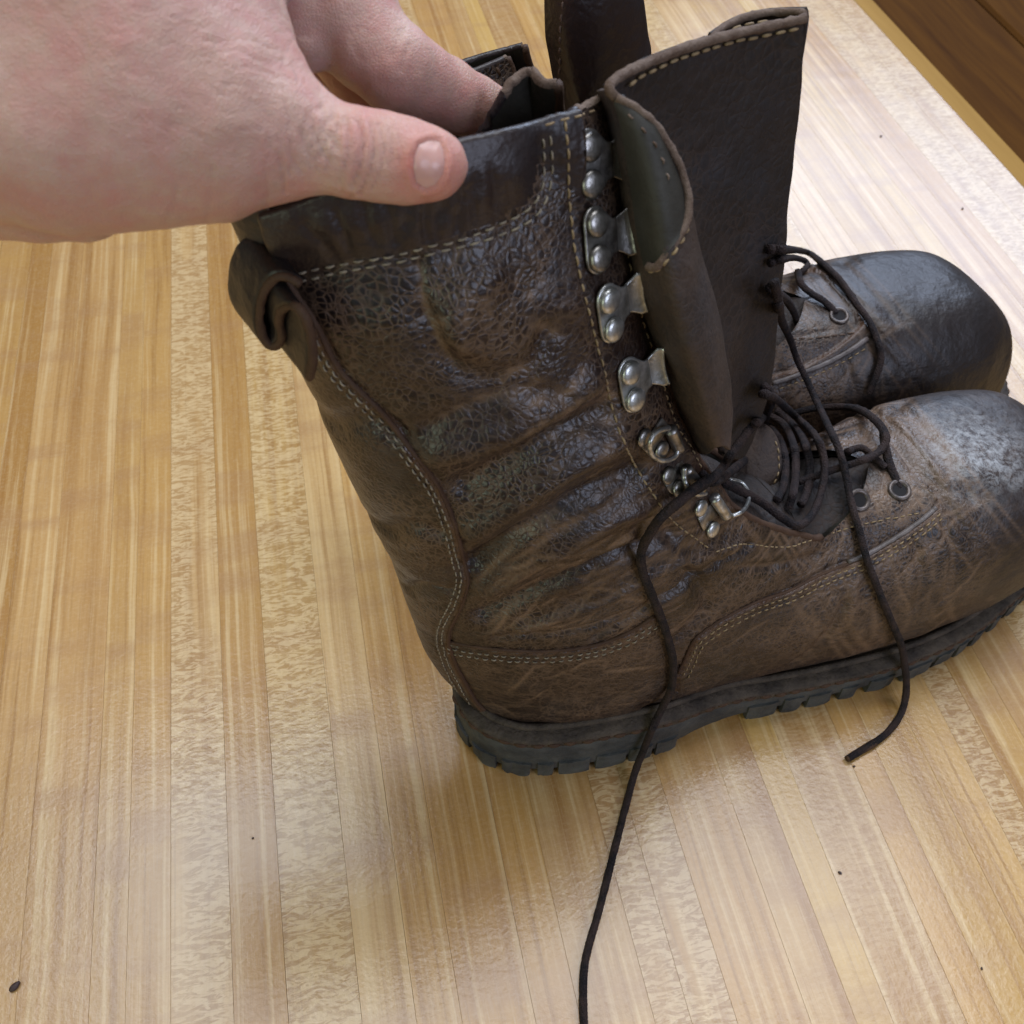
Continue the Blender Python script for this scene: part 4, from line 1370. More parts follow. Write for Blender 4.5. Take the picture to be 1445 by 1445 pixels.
def hits(pts, lift, step=6, sm=6):
    """pixel trace laid on everything built so far, lifted towards the surface normal"""
    Q = resample(smooth_line(np.array(pts, float)), step)
    lf = np.interp(np.linspace(0, 1, len(Q)), np.linspace(0, 1, len(lift)), lift) if np.ndim(lift) else np.full(len(Q), lift)
    depth = []; 
    for (x, y), l_ in zip(Q, lf):
        r = CALL.px(x, y)
        d_ = ray(x, y)
        t = (r[0] - CAM) @ FWD
        nn = r[1]
        cs = max(0.35, abs(nn @ d_) / np.linalg.norm(d_))
        depth.append(t - l_ / cs / np.linalg.norm(d_))
    depth = np.array(depth)
    # a lace bridges hollows: relax but never sink below what is underneath
    lim = depth.copy()
    for _ in range(sm * 6):
        s_ = depth.copy()
        s_[1:-1] = (depth[:-2] + depth[1:-1] * 2 + depth[2:]) / 4
        depth = np.minimum(s_, lim)
    return np.array([at_depth(x, y, t) for (x, y), t in zip(Q, depth)])


def lace(boot, fr, pts, lift=0.0022, r=0.00182, step=6, name="lace", sm=6):
    W = hits(pts, lift, step, sm)
    P = fr.l(W)
    P = resample(smooth_line(P, 3), 0.0006)
    rr = r * (1 + 0.09 * fbm(P * 260, 6))
    V, F = tube(P, rr, 16, 0.10, 0.9, None, 3)
    # woven braid: two crossing helices raised on the surface
    i_ = np.repeat(np.arange(len(P)), 16) * 0.0006 * 2 * np.pi / 0.0032
    j_ = np.tile(np.arange(16), len(P)) * 2 * np.pi * 3 / 16
    br = np.sin(i_ + j_) * np.sin(i_ - j_)
    cc = np.repeat(P, 16, 0)
    V = cc + (V - cc) * (1 + 0.10 * br)[:, None]
    return mesh_obj(name, V, F, M_LACE, boot)


# small stitched tab of the tongue showing between the laces
tc = np.array([1070, 655.0])
to = np.array([(1048, 625), (1062, 606), (1082, 600), (1097, 618), (1103, 645), (1101, 672), (1090, 694), (1068, 702), (1046, 690), (1040, 660)], float)
to = catmull(np.vstack([to, to[:1]]), 81)[:-1]
tg = []
for f_ in (0.0, .12, .3, .5, .75, .98):
    rr_ = []
    for q in to:
        x, y = tc + (q - tc) * (1 - f_)
        r_ = CALL.px(x, y)
        rr_.append((r_[0] - CAM) @ FWD)
    tg.append(rr_)
tg = np.array(tg); tmean = np.sort(tg.ravel())[int(tg.size * 0.30)]
tw = []
for f_, row in zip((0.0, .12, .3, .5, .75, .98), tg):
    tw.append([at_depth(*(tc + (q - tc) * (1 - f_)), min(tmean, 9) - 0.002 - 0.003 * (1 - (1 - f_) ** 2)) for q in to])
tw = FRONT.l(np.array(tw))
back = tw[:1] + np.array([0.0006, 0.003, -0.002])
mesh_obj("tongue_tab", np.concatenate([back, tw]).reshape(-1, 3), grid_faces(7, 80, wrap=True), M_GUSSET, boot1)
es = np.array([tw[1][k] for k in range(24, 62)])
acc = Acc(); stitches(acc, es, np.tile((FRONT.l(CAM) - es[0]) / np.linalg.norm(FRONT.l(CAM) - es[0]), (len(es), 1)), pitch=0.0034, length=0.0024, r=0.0004)
o = acc.obj("stitching", M_THREAD, boot1); o["kind"] = "stuff"

LACE_A = [(1002, 676), (981, 689), (961, 706), (933, 730), (916, 755), (905, 779), (907, 806), (919, 838), (933, 872), (943, 903), (950, 934), (948, 968), (938, 992), (924, 1020), (910, 1054), (896, 1090), (885, 1130), (874, 1172), (860, 1227), (844, 1289), (827, 1350), (823, 1392), (824, 1445), (828, 1500)]
LACE_B = [(1092, 395), (1097, 418), (1102, 449), (1114, 476), (1125, 508), (1138, 535), (1152, 566), (1170, 604), (1183, 632), (1192, 663), (1201, 708), (1213, 750), (1224, 791), (1241, 836), (1258, 877), (1272, 911), (1277, 942), (1279, 969), (1274, 1000), (1258, 1027), (1238, 1045), (1217, 1058), (1197, 1070)]
lace(boot1, FRONT, LACE_A, [0.008, 0.004, .0025, .0024, .0024, .0024, .0024, .0024, .0024, .0022])
lb = lace(boot1, FRONT, LACE_B, [0.010, .010, .010, .007, .003, .0026, .0024, .0024, .0024, .0024], sm=10)
tipP = FRONT.l(hits([(1234, 1048), (1217, 1058), (1195, 1071)], 0.0022, 4, 1))
V, F = tube(resample(tipP, 0.001), np.linspace(0.0020, 0.0016, len(resample(tipP, 0.001))), 12, 0.05)
mesh_obj("lace_tip", V, F, M_EDGED, lb)
lace(boot1, FRONT, [(1078, 588), (1058, 606), (1030, 644), (1013, 668), (985, 690), (965, 700)], 0.006)
lace(boot1, FRONT, [(990, 668), (1006, 680), (1037, 661), (1058, 640), (1075, 609), (1082, 585), (1089, 560), (1078, 545)], [0.004, 0.007, 0.007, 0.006])
lace(boot1, FRONT, [(1076, 556), (1092, 561), (1120, 585), (1151, 616), (1163, 651), (1161, 685), (1148, 723), (1127, 742), (1103, 730), (1075, 709), (1044, 692), (1020, 680)], [.008, .008, .008, .007, .004, .005])
lace(boot1, FRONT, [(1082, 585), (1106, 599), (1120, 630), (1123, 661), (1120, 692), (1113, 716)], .0045)
lace(boot1, FRONT, [(1084, 600), (1100, 620), (1108, 650), (1106, 685), (1096, 705)], .003)
lace(boot1, FRONT, [(1095, 578), (1128, 610), (1142, 650), (1140, 690), (1130, 712)], .0035)
lace(boot1, FRONT, [(1110, 590), (1127, 581), (1161, 575), (1206, 576), (1234, 592), (1250, 616), (1241, 637), (1213, 651), (1182, 661), (1154, 671), (1127, 680)], [.004, .005, .005, .005, .004])
lace(boot1, FRONT, [(1246, 612), (1250, 632), (1254, 651), (1262, 671), (1269, 690)], [.004, .004, .0015, -0.001])
lace(boot1, FRONT, [(1190, 640), (1215, 632), (1232, 645), (1250, 660)], .002, r=.0017)
lace(boot2, REAR, [(1085, 352), (1102, 352), (1131, 354), (1149, 362), (1183, 393), (1208, 428), (1228, 456), (1242, 494), (1242, 514), (1233, 539), (1227, 556)], .0024)
lace(boot2, REAR, [(1126, 383), (1130, 400), (1145, 414), (1163, 425), (1180, 442)], [.005, .004, .003, 0.0])
lace(boot2, REAR, [(1085, 405), (1099, 416), (1111, 425), (1119, 438), (1124, 450)], [.004, .004, .003, 0.0])
lace(boot2, REAR, [(1086, 372), (1102, 366), (1122, 364), (1140, 372), (1128, 386)], .003, r=.0016)

# ------------------------------------------------------------------ metal hardware
def lathe(prof, seg=24):
    V = []; F = []
    for r, z in prof:
        for k in range(seg):
            a = 2 * math.pi * k / seg
            V.append((r * math.cos(a), r * math.sin(a), z))
    for i in range(len(prof) - 1):
        for j in range(seg):
            k = (j + 1) % seg
            F.append((i * seg + j, i * seg + k, (i + 1) * seg + k, (i + 1) * seg + j))
    F.append(tuple((len(prof) - 1) * seg + j for j in range(seg)))
    return V, F


def shared(name, V, F, mat):
    me = bpy.data.meshes.new(name); me.from_pydata(V, [], F)
    me.polygons.foreach_set("use_smooth", [True] * len(me.polygons)); me.update(); me.materials.append(mat)
    return me


RV, RF = lathe([(0.0028, -0.0008), (0.0027, 0.0003), (0.0034, 0.00045), (0.0035, 0.0009), (0.0032, 0.0014), (0.0026, 0.00178), (0.0017, 0.0020), (0.0008, 0.0021), (0.0002, 0.00212)])
ME_RIVET = shared("rivet", RV, RF, M_METAL)
ME_RIVETD = shared("rivet", RV, RF, M_METALD)


def hook_mesh(mat):
    xs = np.linspace(-0.0040, 0.0165, 46)
    V = []; nn = 21
    for x in xs:
        lob = 0
        for cy in (-0.0043, 0.0043):
            pass
        if x < 0.0038:
            lobe = 0.0043 + math.sqrt(max(0.0, 0.0040 ** 2 - x ** 2))
        else:
            lobe = 0
        neck = np.interp(x, [0.0, 0.0038, 0.0058, 0.0080, 0.0105, 0.0125, 0.0165], [0.0060, 0.0062, 0.0044, 0.0040, 0.0050, 0.0060, 0.0056])
        hy = max(lobe, neck if x > -0.002 else 0.0)
        if x < 0: hy = 0.0043 + math.sqrt(max(0.0, 0.0040 ** 2 - x ** 2))
        # profile: flat plate, then a lip that rises and curls back over
        s = x
        if s < 0.0075: X, Z = s, 0.0004
        else:
            u = (s - 0.0075) / 0.009
            X = 0.0075 + 0.0045 * math.sin(min(u * 1.5, 1.5)) * 1.05
            Z = 0.0004 + 0.0036 * (1 - math.cos(u * 2.0)) * 0.5
        for y in np.linspace(-hy, hy, nn):
            sc = -0.0006 * (1 - (y / 0.006) ** 2) if s > 0.0075 else 0.0
            V.append((X + sc * 0.5, y, Z + sc))
    F = grid_faces(len(xs), nn)
    me = shared("hook_plate", V, F, mat)
    return me


ME_HOOK = hook_mesh(M_METAL)
ME_HOOKD = hook_mesh(M_METALD)


def child(name, me, parent, M):
    o = bpy.data.objects.new(name, me)
    o.matrix_local = M
    link(o, parent)
    return o


def frame_at(caster, fr, x, y, dx_px, dy_px, lift=0.0):
    """local matrix at pixel, x axis towards pixel direction (dx,dy)"""
    r = caster.px(x, y)
    n = fr.l(r[1] + fr.o)
    if r[1] @ ray(x, y) > 0: n = -n
    # average a neighbourhood so that hardware sits flat
    acc_n = np.zeros(3)
    for ox in (-12, 0, 12):
        for oy in (-12, 0, 12):
            q = caster.px(x + ox, y + oy)
            if q is None: continue
            m_ = q[1] if q[1] @ ray(x, y) < 0 else -q[1]
            acc_n += np.array([m_ @ fr.a, m_ @ fr.b, m_[2]])
    n = acc_n / np.linalg.norm(acc_n)
    p = fr.l(r[0])
    t = (r[0] - CAM) @ FWD
    p2 = fr.l(at_depth(x + dx_px, y + dy_px, t))
    X = p2 - p; X = X - n * (X @ n); X /= np.linalg.norm(X)
    Y = np.cross(n, X)
    p = p + n * lift
    return Matrix(((X[0], Y[0], n[0], p[0]), (X[1], Y[1], n[1], p[1]), (X[2], Y[2], n[2], p[2]), (0, 0, 0, 1)))


HOOKS = [((826, 212), (830, 253), 1), ((835, 318), (840, 360), 1), ((851, 421), (861, 461), 0), ((882, 524), (892, 560), 0)]
for (x1, y1), (x2, y2), dark in HOOKS:
    mx, my = (x1 + x2) / 2, (y1 + y2) / 2
    vx, vy = x2 - x1, y2 - y1
    M = frame_at(C1, FRONT, mx, my, vy, -vx, 0.0006)
    h = child("lace_hook", ME_HOOKD if dark else ME_HOOK, boot1, M @ Matrix.Scale(1.12, 4))
    md = h.modifiers.new("thickness", 'SOLIDIFY'); md.thickness = 0.0007; md.offset = 0
    for yy in (-0.00425, 0.00425):
        child("rivet", ME_RIVETD if dark else ME_RIVET, h, Matrix.Translation((-0.0004, yy, 0.0010)))


def rivet_at(x, y, parent, dark=False, sc=1.0, caster=None, fr=None):
    M = frame_at(caster or C1, fr or FRONT, x, y, 10, 0, 0.0004)
    return child("rivet", ME_RIVETD if dark else ME_RIVET, parent, M @ Matrix.Scale(sc, 4))


def wire(name, pts, r, mat, parent, fr, lifts):
    W = hits(pts, lifts, 3, 2)
    P = resample(smooth_line(fr.l(W), 3), 0.0007)
    V, F = tube(P, r, 10)
    return mesh_obj(name, V, F, mat, parent)


RINGS = [
    ([(905, 616), (930, 634)], [(944, 604), (928, 609), (918, 622), (919, 640), (934, 650), (952, 645), (958, 630)], [(946, 606), (958, 634)]),
    ([(940, 670), (954, 689)], [(966, 660), (966, 676), (972, 690), (984, 698), (996, 696)], [(968, 662), (990, 690)]),
    ([(986, 716), (1003, 746)], [(1030, 676), (1046, 681), (1055, 693), (1056, 708), (1047, 722), (1033, 728)], [(1008, 702), (1026, 729)])]
for k, (rv, ring, bar) in enumerate(RINGS):
    W = hits(bar, 0.0022, 3, 1)
    P = FRONT.l(W)
    V, F = tube(resample(P, 0.0008), 0.0022, 14)
    base = mesh_obj("ring_clip", V, F, M_METAL if k == 2 else M_METALD, boot1)
    wire("ring", ring, 0.00085, M_METAL, base, FRONT, [0.0028, 0.004, 0.004, 0.0028])
    # flat plate under the rivets
    mx = (rv[0][0] + rv[1][0]) / 2; my = (rv[0][1] + rv[1][1]) / 2
    M = frame_at(C1, FRONT, mx, my, rv[1][1] - rv[0][1], rv[0][0] - rv[1][0], 0.0004)
    V, F = box_arrays(-0.0034, 0.0085, -0.0036, 0.0036, -0.0003, 0.0005, 0.0003)
    me = shared("plate", V, F, M_METALD)
    child("plate", me, base, M)
    for (x, y) in rv: rivet_at(x, y, base, dark=(k != 2), sc=0.95)

# eyelets
EV = []
tor = [(0.0052, 0.0), (0.0051, 0.0006), (0.0045, 0.0010), (0.0037, 0.0009), (0.0031, 0.0003), (0.0029, -0.0006)]
EVV, EVF = lathe(tor)
ME_EYE = shared("eyelet", EVV, EVF[:-1], M_EYE)
HV, HF = lathe([(0.0034, 0.00005), (0.0001, 0.00005)])
ME_HOLE_SHADE = shared("hole_shade", HV, HF, M_HOLE_SHADE)  # near-black disc, the shade inside the eyelet painted as a colour
for bt, cst, fr, x, y in ((boot1, C1, FRONT, 1269, 692), (boot1, C1, FRONT, 1212, 706), (boot2, C2, REAR, 1184, 446), (boot2, C2, REAR, 1125, 452)):
    M = frame_at(cst, fr, x, y, 10, 0, 0.0003)
    e = child("eyelet", ME_EYE, bt, M)
    child("hole_shade", ME_HOLE_SHADE, e, Matrix.Translation((0, 0, 0.0001)))

# details of the rear boot
cord("piping", boot2, C2, REAR, [(1090, 541), (1114, 534), (1135, 525), (1166, 513), (1201, 494), (1223, 478)], 0.0014, M_PIPE, 0.0006)
stitch_row(boot2, C2, REAR, [(1097, 476), (1131, 478), (1183, 473), (1214, 468)], M_EDGE, pitch=0.0042, length=0.0034, r=0.0005)
stitch_row(boot2, C2, REAR, [(1100, 549), (1140, 534), (1180, 516), (1228, 488)], pitch=0.0038, length=0.0026, r=0.0003)

# rivet, seam and stitching on the rear boot's shaft top
def try_px(c, x, y):
    return c.px(x, y) is not None
if try_px(C2, 727, 103): rivet_at(727, 103, boot2, False, 0.95, C2, REAR)
for pts in ([(672, 84), (676, 100), (681, 118)], [(696, 84), (702, 98), (708, 112)]):
    if all(try_px(C2, *p) for p in pts):
        stitch_row(boot2, C2, REAR, pts, M_EDGED, pitch=0.0044, length=0.0034, r=0.0006)
# stitching seen on the inside of the far facing of the front boot
for pts in ([(660, 170), (664, 182), (668, 192)], [(669, 165), (673, 178), (677, 190)], [(694, 146), (700, 160), (704, 175)]):
    if all(try_px(C1, *p) for p in pts):
        P_, N_ = surf(C1, FRONT, pts, 3)
        acc = Acc(); stitches(acc, P_ + N_ * 0.0034, N_, pitch=0.0042, length=0.003, r=0.0005)
        o = acc.obj("stitching", M_THREAD, boot1); o["kind"] = "stuff"

# ------------------------------------------------------------------ the hand: one continuous surface from blended tapering limbs
def mat_skin():
    n = NT("skin")
    co = n.obj()
    a = n.attr('red'); g = n.attr('pale'); cr = n.attr('crease')
    big = n.noise(co, 28, 4, 0.55)
    med = n.noise(co, 160, 4, 0.6)
    col = n.mix(n.ramp(big, [(0.35, 0.0), (0.65, 1.0)]), (0.50, 0.30, 0.225), (0.60, 0.39, 0.31))
    col = n.mix(n.ramp(med, [(0.40, 0.0), (0.62, 0.45)]), col, (0.55, 0.27, 0.23))
    bl = n.noise(n.warp(co, 60, 0.01), 75, 5, 0.65)
    col = n.mix(n.ramp(bl, [(0.47, 0.0), (0.66, 0.50)]), col, (0.55, 0.22, 0.19))
    col = n.mix(g, col, (0.60, 0.43, 0.34))
    col = n.mix(a, col, (0.60, 0.20, 0.145))
    col = n.mix(n.math('MULTIPLY', cr, 0.45, True), col, (0.36, 0.17, 0.12))
    v = n.vor(n.warp(co, 200, 0.001), 1100, 'DISTANCE_TO_EDGE')
    b = n.bump(n.noise(co, 190, 4, 0.6), 0.0005, 0.8)
    b = n.bump(n.math('MINIMUM', v, 0.2), 0.0005, 0.9, b)
    b = n.bump(n.noise(co, 1500, 2), 0.00006, 1.0, b)
    rg = n.math('ADD', n.math('MULTIPLY', n.noise(co, 300, 3), 0.2), 0.40)
    n.set(Base_Color=col, Roughness=rg, Normal=b)
    n.b.inputs['Subsurface Weight'].default_value = 0.35
    n.b.inputs['Subsurface Radius'].default_value = (0.006, 0.0025, 0.0012)
    n.b.inputs['Subsurface Scale'].default_value = 0.6
    n.b.inputs['Specular IOR Level'].default_value = 0.45
    return n.m


M_SKIN = mat_skin()
n_ = NT("nail"); n_.set(Base_Color=(0.60, 0.34, 0.29), Roughness=0.30)
n_.b.inputs['Subsurface Weight'].default_value = 0.3; n_.b.inputs['Subsurface Radius'].default_value = (0.004, 0.002, 0.001)
n_.b.inputs['Subsurface Scale'].default_value = 0.5; n_.b.inputs['Coat Weight'].default_value = 0.0
n_.set(Normal=n_.bump(n_.noise(n_.obj(), 700, 2), 0.00005))
M_NAIL = n_.m


def HP(px, py, t, r): return (at_depth(px, py, t), r)


PALM = [   # chains: (px,py,depth,radius)
    [(-420, 160, .245, .028), (-150, 160, .250, .0262), (60, 165, .250, .0255), (170, 165, .252, .0248)],
    [(-420, 40, .25, .034), (-100, 20, .250, .034), (150, 30, .252, .031), (262, 25, .262, .0255)],
    [(120, 180, .250, .0235), (230, 200, .252, .0185), (300, 203, .254, .0180), (372, 192, .258, .0135)],
    [(-100, -90, .250, .034), (150, -90, .258, .032), (320, -100, .272, .022)],
    [(250, 60, .258, .024), (330, 120, .260, .0172), (396, 176, .259, .0118)],
    [(200, 120, .252, .026), (280, 150, .255, .0225), (345, 175, .258, .0175)],
]
LUMP = [[(-420, 200, .260, .021), (-60, 238, .262, .0180), (50, 255, .263, .0158), (112, 261, .264, .0146), (165, 262, .265, .0100)]]
THUMB = [[(366, 198, .258, .0125), (412, 204, .259, .0108), (462, 209, .260, .0106), (500, 216, .2605, .0109), (540, 222, .2615, .0108), (575, 228, .262, .0105), (605, 233, .2625, .0092), (612, 235, .2625, .0086)]]
INDEX = [[(330, -90, .285, .018), (430, -60, .286, .0155), (490, 22, .287, .0142), (520, 62, .288, .0126), (555, 92, .289, .0120), (585, 112, .296, .0110), (628, 134, .306, .0101), (668, 150, .314, .0092), (686, 156, .318, .0086)]]
FOLD = [[(424, -40, .276, .0085), (428, 20, .276, .0080), (434, 62, .277, .0058), (440, 84, .279, .0035)]]
REST = [[(300, -120, .30, .017), (420, -30, .305, .0125), (480, 70, .308, .0100), (540, 150, .310, .0092), (572, 168, .312, .0085), (600, 200, .312, .008)],
        [(250, -120, .305, .016), (380, -20, .315, .0110), (440, 60, .322, .0098), (500, 120, .326, .009), (560, 170, .326, .008)],
        [(180, -120, .305, .015), (320, -30, .325, .0100), (380, 40, .334, .0090), (430, 90, .338, .0082), (480, 130, .338, .0072)]]


def sd_chain(P, ch):
    d = None
    for (a, ra), (b, rb) in zip(ch[:-1], ch[1:]):
        ab = b - a
        t = np.clip(((P - a) @ ab) / (ab @ ab), 0, 1)
        q = np.linalg.norm(P - a - t[..., None] * ab, axis=-1) - (ra + (rb - ra) * t)
        d = q if d is None else smin(d, q, 0.0015)
    return d


def smin(a, b, k):
    h = np.clip(k - np.abs(a - b), 0, None) / k
    return np.minimum(a, b) - h * h * k * 0.25


def conv(chs, wall=False, fwd=0.0):
    out = []
    for c in chs:
        q = []
        for px_, py_, t_, r_ in c:
            if wall:      # flesh rests against the outside of the leather, pressed in by a millimetre
                h_ = C1.px(px_, py_)
                t0_ = t_
                if h_ is not None: t_ = min(t_, float((h_[0] - CAM) @ FWD) - 0.80 * r_)
                r_ *= t_ / t0_
            if fwd:
                r_ *= (t_ - fwd) / t_; t_ -= fwd
            q.append(HP(px_, py_, t_, r_))
        out.append(q)
    return out


def surface_nets(f, org, vox):
    """dual contouring with averaged crossings"""
    s = f < 0
    n = np.array(f.shape)
    c = s[:-1, :-1, :-1].astype(np.int8)
    tot = np.zeros(n - 1, np.int8)
    for dx in (0, 1):
        for dy in (0, 1):
            for dz in (0, 1):
                tot += s[dx:n[0] - 1 + dx, dy:n[1] - 1 + dy, dz:n[2] - 1 + dz]
    act = (tot > 0) & (tot < 8)
    idx = -np.ones(act.shape, np.int64)
    ii = np.argwhere(act)
    idx[tuple(ii.T)] = np.arange(len(ii))
    acc = np.zeros((len(ii), 3)); cnt = np.zeros(len(ii))
    offs = [(a, b, c_) for a in (0, 1) for b in (0, 1) for c_ in (0, 1)]
    for o in offs:
        for ax in range(3):
            if o[ax]: continue
            p = list(o); p[ax] = 1
            fa = f[ii[:, 0] + o[0], ii[:, 1] + o[1], ii[:, 2] + o[2]]
            fb = f[ii[:, 0] + p[0], ii[:, 1] + p[1], ii[:, 2] + p[2]]
            m = (fa < 0) != (fb < 0)
            t = np.where(m, fa / np.where(fa == fb, 1, fa - fb), 0)
            q = np.array(o, float)[None] + 0.0
            q = np.repeat(q, len(ii), 0); q[:, ax] += t
            acc[m] += q[m]; cnt[m] += 1
    V = (ii + acc / cnt[:, None]) * vox + org
    F = []
    for ax in range(3):
        a1, a2 = [(1, 2), (2, 0), (0, 1)][ax]
        sl0 = [slice(None)] * 3; sl1 = [slice(None)] * 3
        sl0[ax] = slice(0, -1); sl1[ax] = slice(1, None)
        s0, s1 = s[tuple(sl0)], s[tuple(sl1)]
        e = np.argwhere(s0 != s1)
        e = e[(e[:, a1] > 0) & (e[:, a2] > 0) & (e[:, a1] < n[a1] - 1) & (e[:, a2] < n[a2] - 1)]
        fl = s0[tuple(e.T)]
        def cell(d1, d2):
            q = e.copy(); q[:, a1] -= d1; q[:, a2] -= d2
            return idx[tuple(q.T)]
        quad = np.stack([cell(1, 1), cell(0, 1), cell(0, 0), cell(1, 0)], 1)
        quad[~fl] = quad[~fl][:, ::-1]
        F.append(quad)
    return V, np.concatenate(F)


def build_hand():
    chains = [conv(PALM, fwd=0.017), conv(THUMB, False, fwd=0.0175), conv(INDEX, fwd=0.006), conv(FOLD), conv(REST), conv(LUMP, fwd=0.015)]
    allp = np.array([p for g in chains for c in g for p, r in c])
    lo = allp.min(0) - 0.04; hi = allp.max(0) + 0.04
    lo[0] = max(lo[0], -0.205)
    vox = 0.00082
    ax = [np.arange(lo[k], hi[k], vox) for k in range(3)]
    # evaluate coarse first, then only near the surface
    X, Y, Z = np.meshgrid(*ax, indexing='ij')
    shape = X.shape
    f = np.full(X.size, 1.0, np.float64)
    P = np.stack([X.ravel(), Y.ravel(), Z.ravel()], 1)

    def field(Q):
        d = None
        for c in chains[0]:
            q = sd_chain(Q, c); d = q if d is None else smin(d, q, 0.009)
        th = sd_chain(Q, chains[1][0])
        d = smin(d, th, 0.005)
        d = smin(d, sd_chain(Q, chains[5][0]), 0.0025)
        ind = sd_chain(Q, chains[2][0])
        fo = sd_chain(Q, chains[3][0])
        ind = smin(ind, fo, 0.0035)
        r = None
        for c in chains[4]:
            q = sd_chain(Q, c); r = q if r is None else smin(r, q, 0.002)
        ind = smin(ind, r, 0.003)
        return smin(d, ind, 0.0012)
    # coarse cull
    st = 6
    co = [a[::st] for a in ax]
    CX, CY, CZ = np.meshgrid(*co, indexing='ij')
    cf = field(np.stack([CX.ravel(), CY.ravel(), CZ.ravel()], 1)).reshape(CX.shape)
    up = np.repeat(np.repeat(np.repeat(cf, st, 0), st, 1), st, 2)[:shape[0], :shape[1], :shape[2]]
    near = np.abs(up.ravel()) < vox * st * 2.2
    f = up.ravel().copy()
    idx = np.where(near)[0]
    for k in range(0, len(idx), 400000):
        j = idx[k:k + 400000]
        f[j] = field(P[j])
    f = f.reshape(shape)
    # closed cut where the forearm leaves the grid
    f[0] = np.maximum(f[0], 0.001)
    V, F = surface_nets(f, lo, vox)
    return V, F


HV, HFc = build_hand()


def vnormals(V, F):
    n = np.cross(V[F[:, 2]] - V[F[:, 0]], V[F[:, 3]] - V[F[:, 1]])
    N = np.zeros_like(V)
    for k in range(4): np.add.at(N, F[:, k], n)
    return N / (np.linalg.norm(N, axis=1)[:, None] + 1e-12)


def relax(V, F, it=3):
    for _ in range(it):
        S = np.zeros_like(V); C = np.zeros(len(V))
        for k in range(4):
            a, b = F[:, k], F[:, (k + 1) % 4]
            np.add.at(S, a, V[b]); np.add.at(S, b, V[a]); np.add.at(C, a, 1); np.add.at(C, b, 1)
        V = V * 0.4 + 0.6 * S / C[:, None]
    return V


HV = relax(HV, HFc, 5)
HN = vnormals(HV, HFc)
pp = project(HV)
facing = np.sum(HN * (CAM - HV), 1) / np.linalg.norm(CAM - HV, axis=1)
fmask = sstep(-0.05, 0.25, facing)
disp = np.zeros(len(HV)); crease = np.zeros(len(HV))
HC = [   # wrinkles: pixel trace, width px, depth m
    ([(505, 170), (512, 195), (510, 225), (498, 262)], 3.2, .00085), ([(520, 172), (528, 200), (524, 235), (508, 272)], 2.6, .00080),
    ([(534, 176), (541, 205), (538, 235), (524, 268)], 2.2, .0006), ([(548, 180), (554, 205), (550, 235)], 2.2, .00045),
    ([(488, 168), (492, 195), (488, 230), (478, 258)], 2.8, .00055), ([(562, 190), (566, 215), (560, 240)], 2.0, .0004),
    ([(474, 170), (474, 200), (462, 235)], 3.2, .00055),
    ([(470, 165), (456, 182), (470, 198), (478, 212)], 4.0, .0011), ([(440, 172), (446, 190), (456, 208), (452, 220)], 4.0, .0010),
    ([(425, 185), (430, 205), (440, 222)], 3.6, .0008), ([(408, 196), (412, 222), (424, 242)], 3.2, .0006),
    ([(392, 215), (398, 240), (402, 270)], 3.0, .0008), ([(372, 230), (378, 262), (376, 292)], 2.6, .0004),
    ([(455, 150), (440, 160), (432, 172)], 3.0, .0007), ([(395, 235), (384, 215), (380, 195)], 3.0, .0005),
    ([(290, 55), (315, 62), (345, 55), (380, 66)], 3.0, .00045), ([(300, 78), (330, 70), (372, 88), (400, 84)], 3.0, .0004),
    ([(330, 98), (360, 96), (392, 108)], 2.6, .0004), ([(410, 60), (400, 90), (412, 120)], 2.6, .00035),
    ([(60, -5), (110, 48), (150, 95)], 3.0, .0004), ([(120, 262), (165, 250), (215, 232)], 7.0, .0004),
    ([(250, 262), (245, 290), (235, 310)], 4.0, .0005), ([(300, 240), (296, 275), (292, 312)], 4.0, .0004),
    ([(566, 45), (560, 60), (552, 80)], 4.0, .0006), ([(578, 62), (570, 80), (566, 100)], 3.0, .0005),
    ([(505, 40), (500, 62), (510, 85)], 4.0, .0004),
]
HC = [(p, w, d * (0.75 if 480 < p[0][0] < 570 and p[0][1] > 150 else 0.42)) for p, w, d in HC]
rh = np.random.default_rng(3)
for _ in range(90):      # fine broken skin lines fanning over the thumb joint and web
    x, y = rh.normal(446, 34), rh.normal(205, 30)
    an = math.radians(rh.normal(75 + (446 - x) * 0.35, 22)); L = rh.uniform(8, 26)
    HC.append(([(x, y), (x + L / 2 * math.cos(an) + rh.normal(0, 1.5), y - L / 2 * math.sin(an)), (x + L * math.cos(an), y - L * math.sin(an))], rh.uniform(1.3, 2.2), rh.uniform(.0001, .00032)))
for _ in range(120):     # faint lines over the back of the hand
    x, y = rh.uniform(150, 430), rh.uniform(5, 190)
    an = math.radians(rh.normal(-15, 30)); L = rh.uniform(12, 34)
    HC.append(([(x, y), (x + L / 2 * math.cos(an) + rh.normal(0, 2), y - L / 2 * math.sin(an)), (x + L * math.cos(an), y - L * math.sin(an))], rh.uniform(1.5, 2.5), rh.uniform(.00005, .00017)))
for pts, w, dep in HC:
    Lp_ = smooth_line(np.array(pts, float)); w = w * 1.15
    m = (pp[:, 0] > Lp_[:, 0].min() - 4 * w) & (pp[:, 0] < Lp_[:, 0].max() + 4 * w) & (pp[:, 1] > Lp_[:, 1].min() - 4 * w) & (pp[:, 1] < Lp_[:, 1].max() + 4 * w) & (facing > 0)
    if not m.any(): continue
    dd, _ = seg_dist(pp[m], Lp_)
    g = np.exp(-(dd / w) ** 2) - 0.30 * np.exp(-((dd - 2.0 * w) / (w)) ** 2)
    disp[m] -= 0.95 * dep * g * fmask[m]
    crease[m] = np.maximum(crease[m], np.exp(-(dd / (w * 0.6)) ** 2) * min(1.0, dep / 0.0009) * fmask[m])
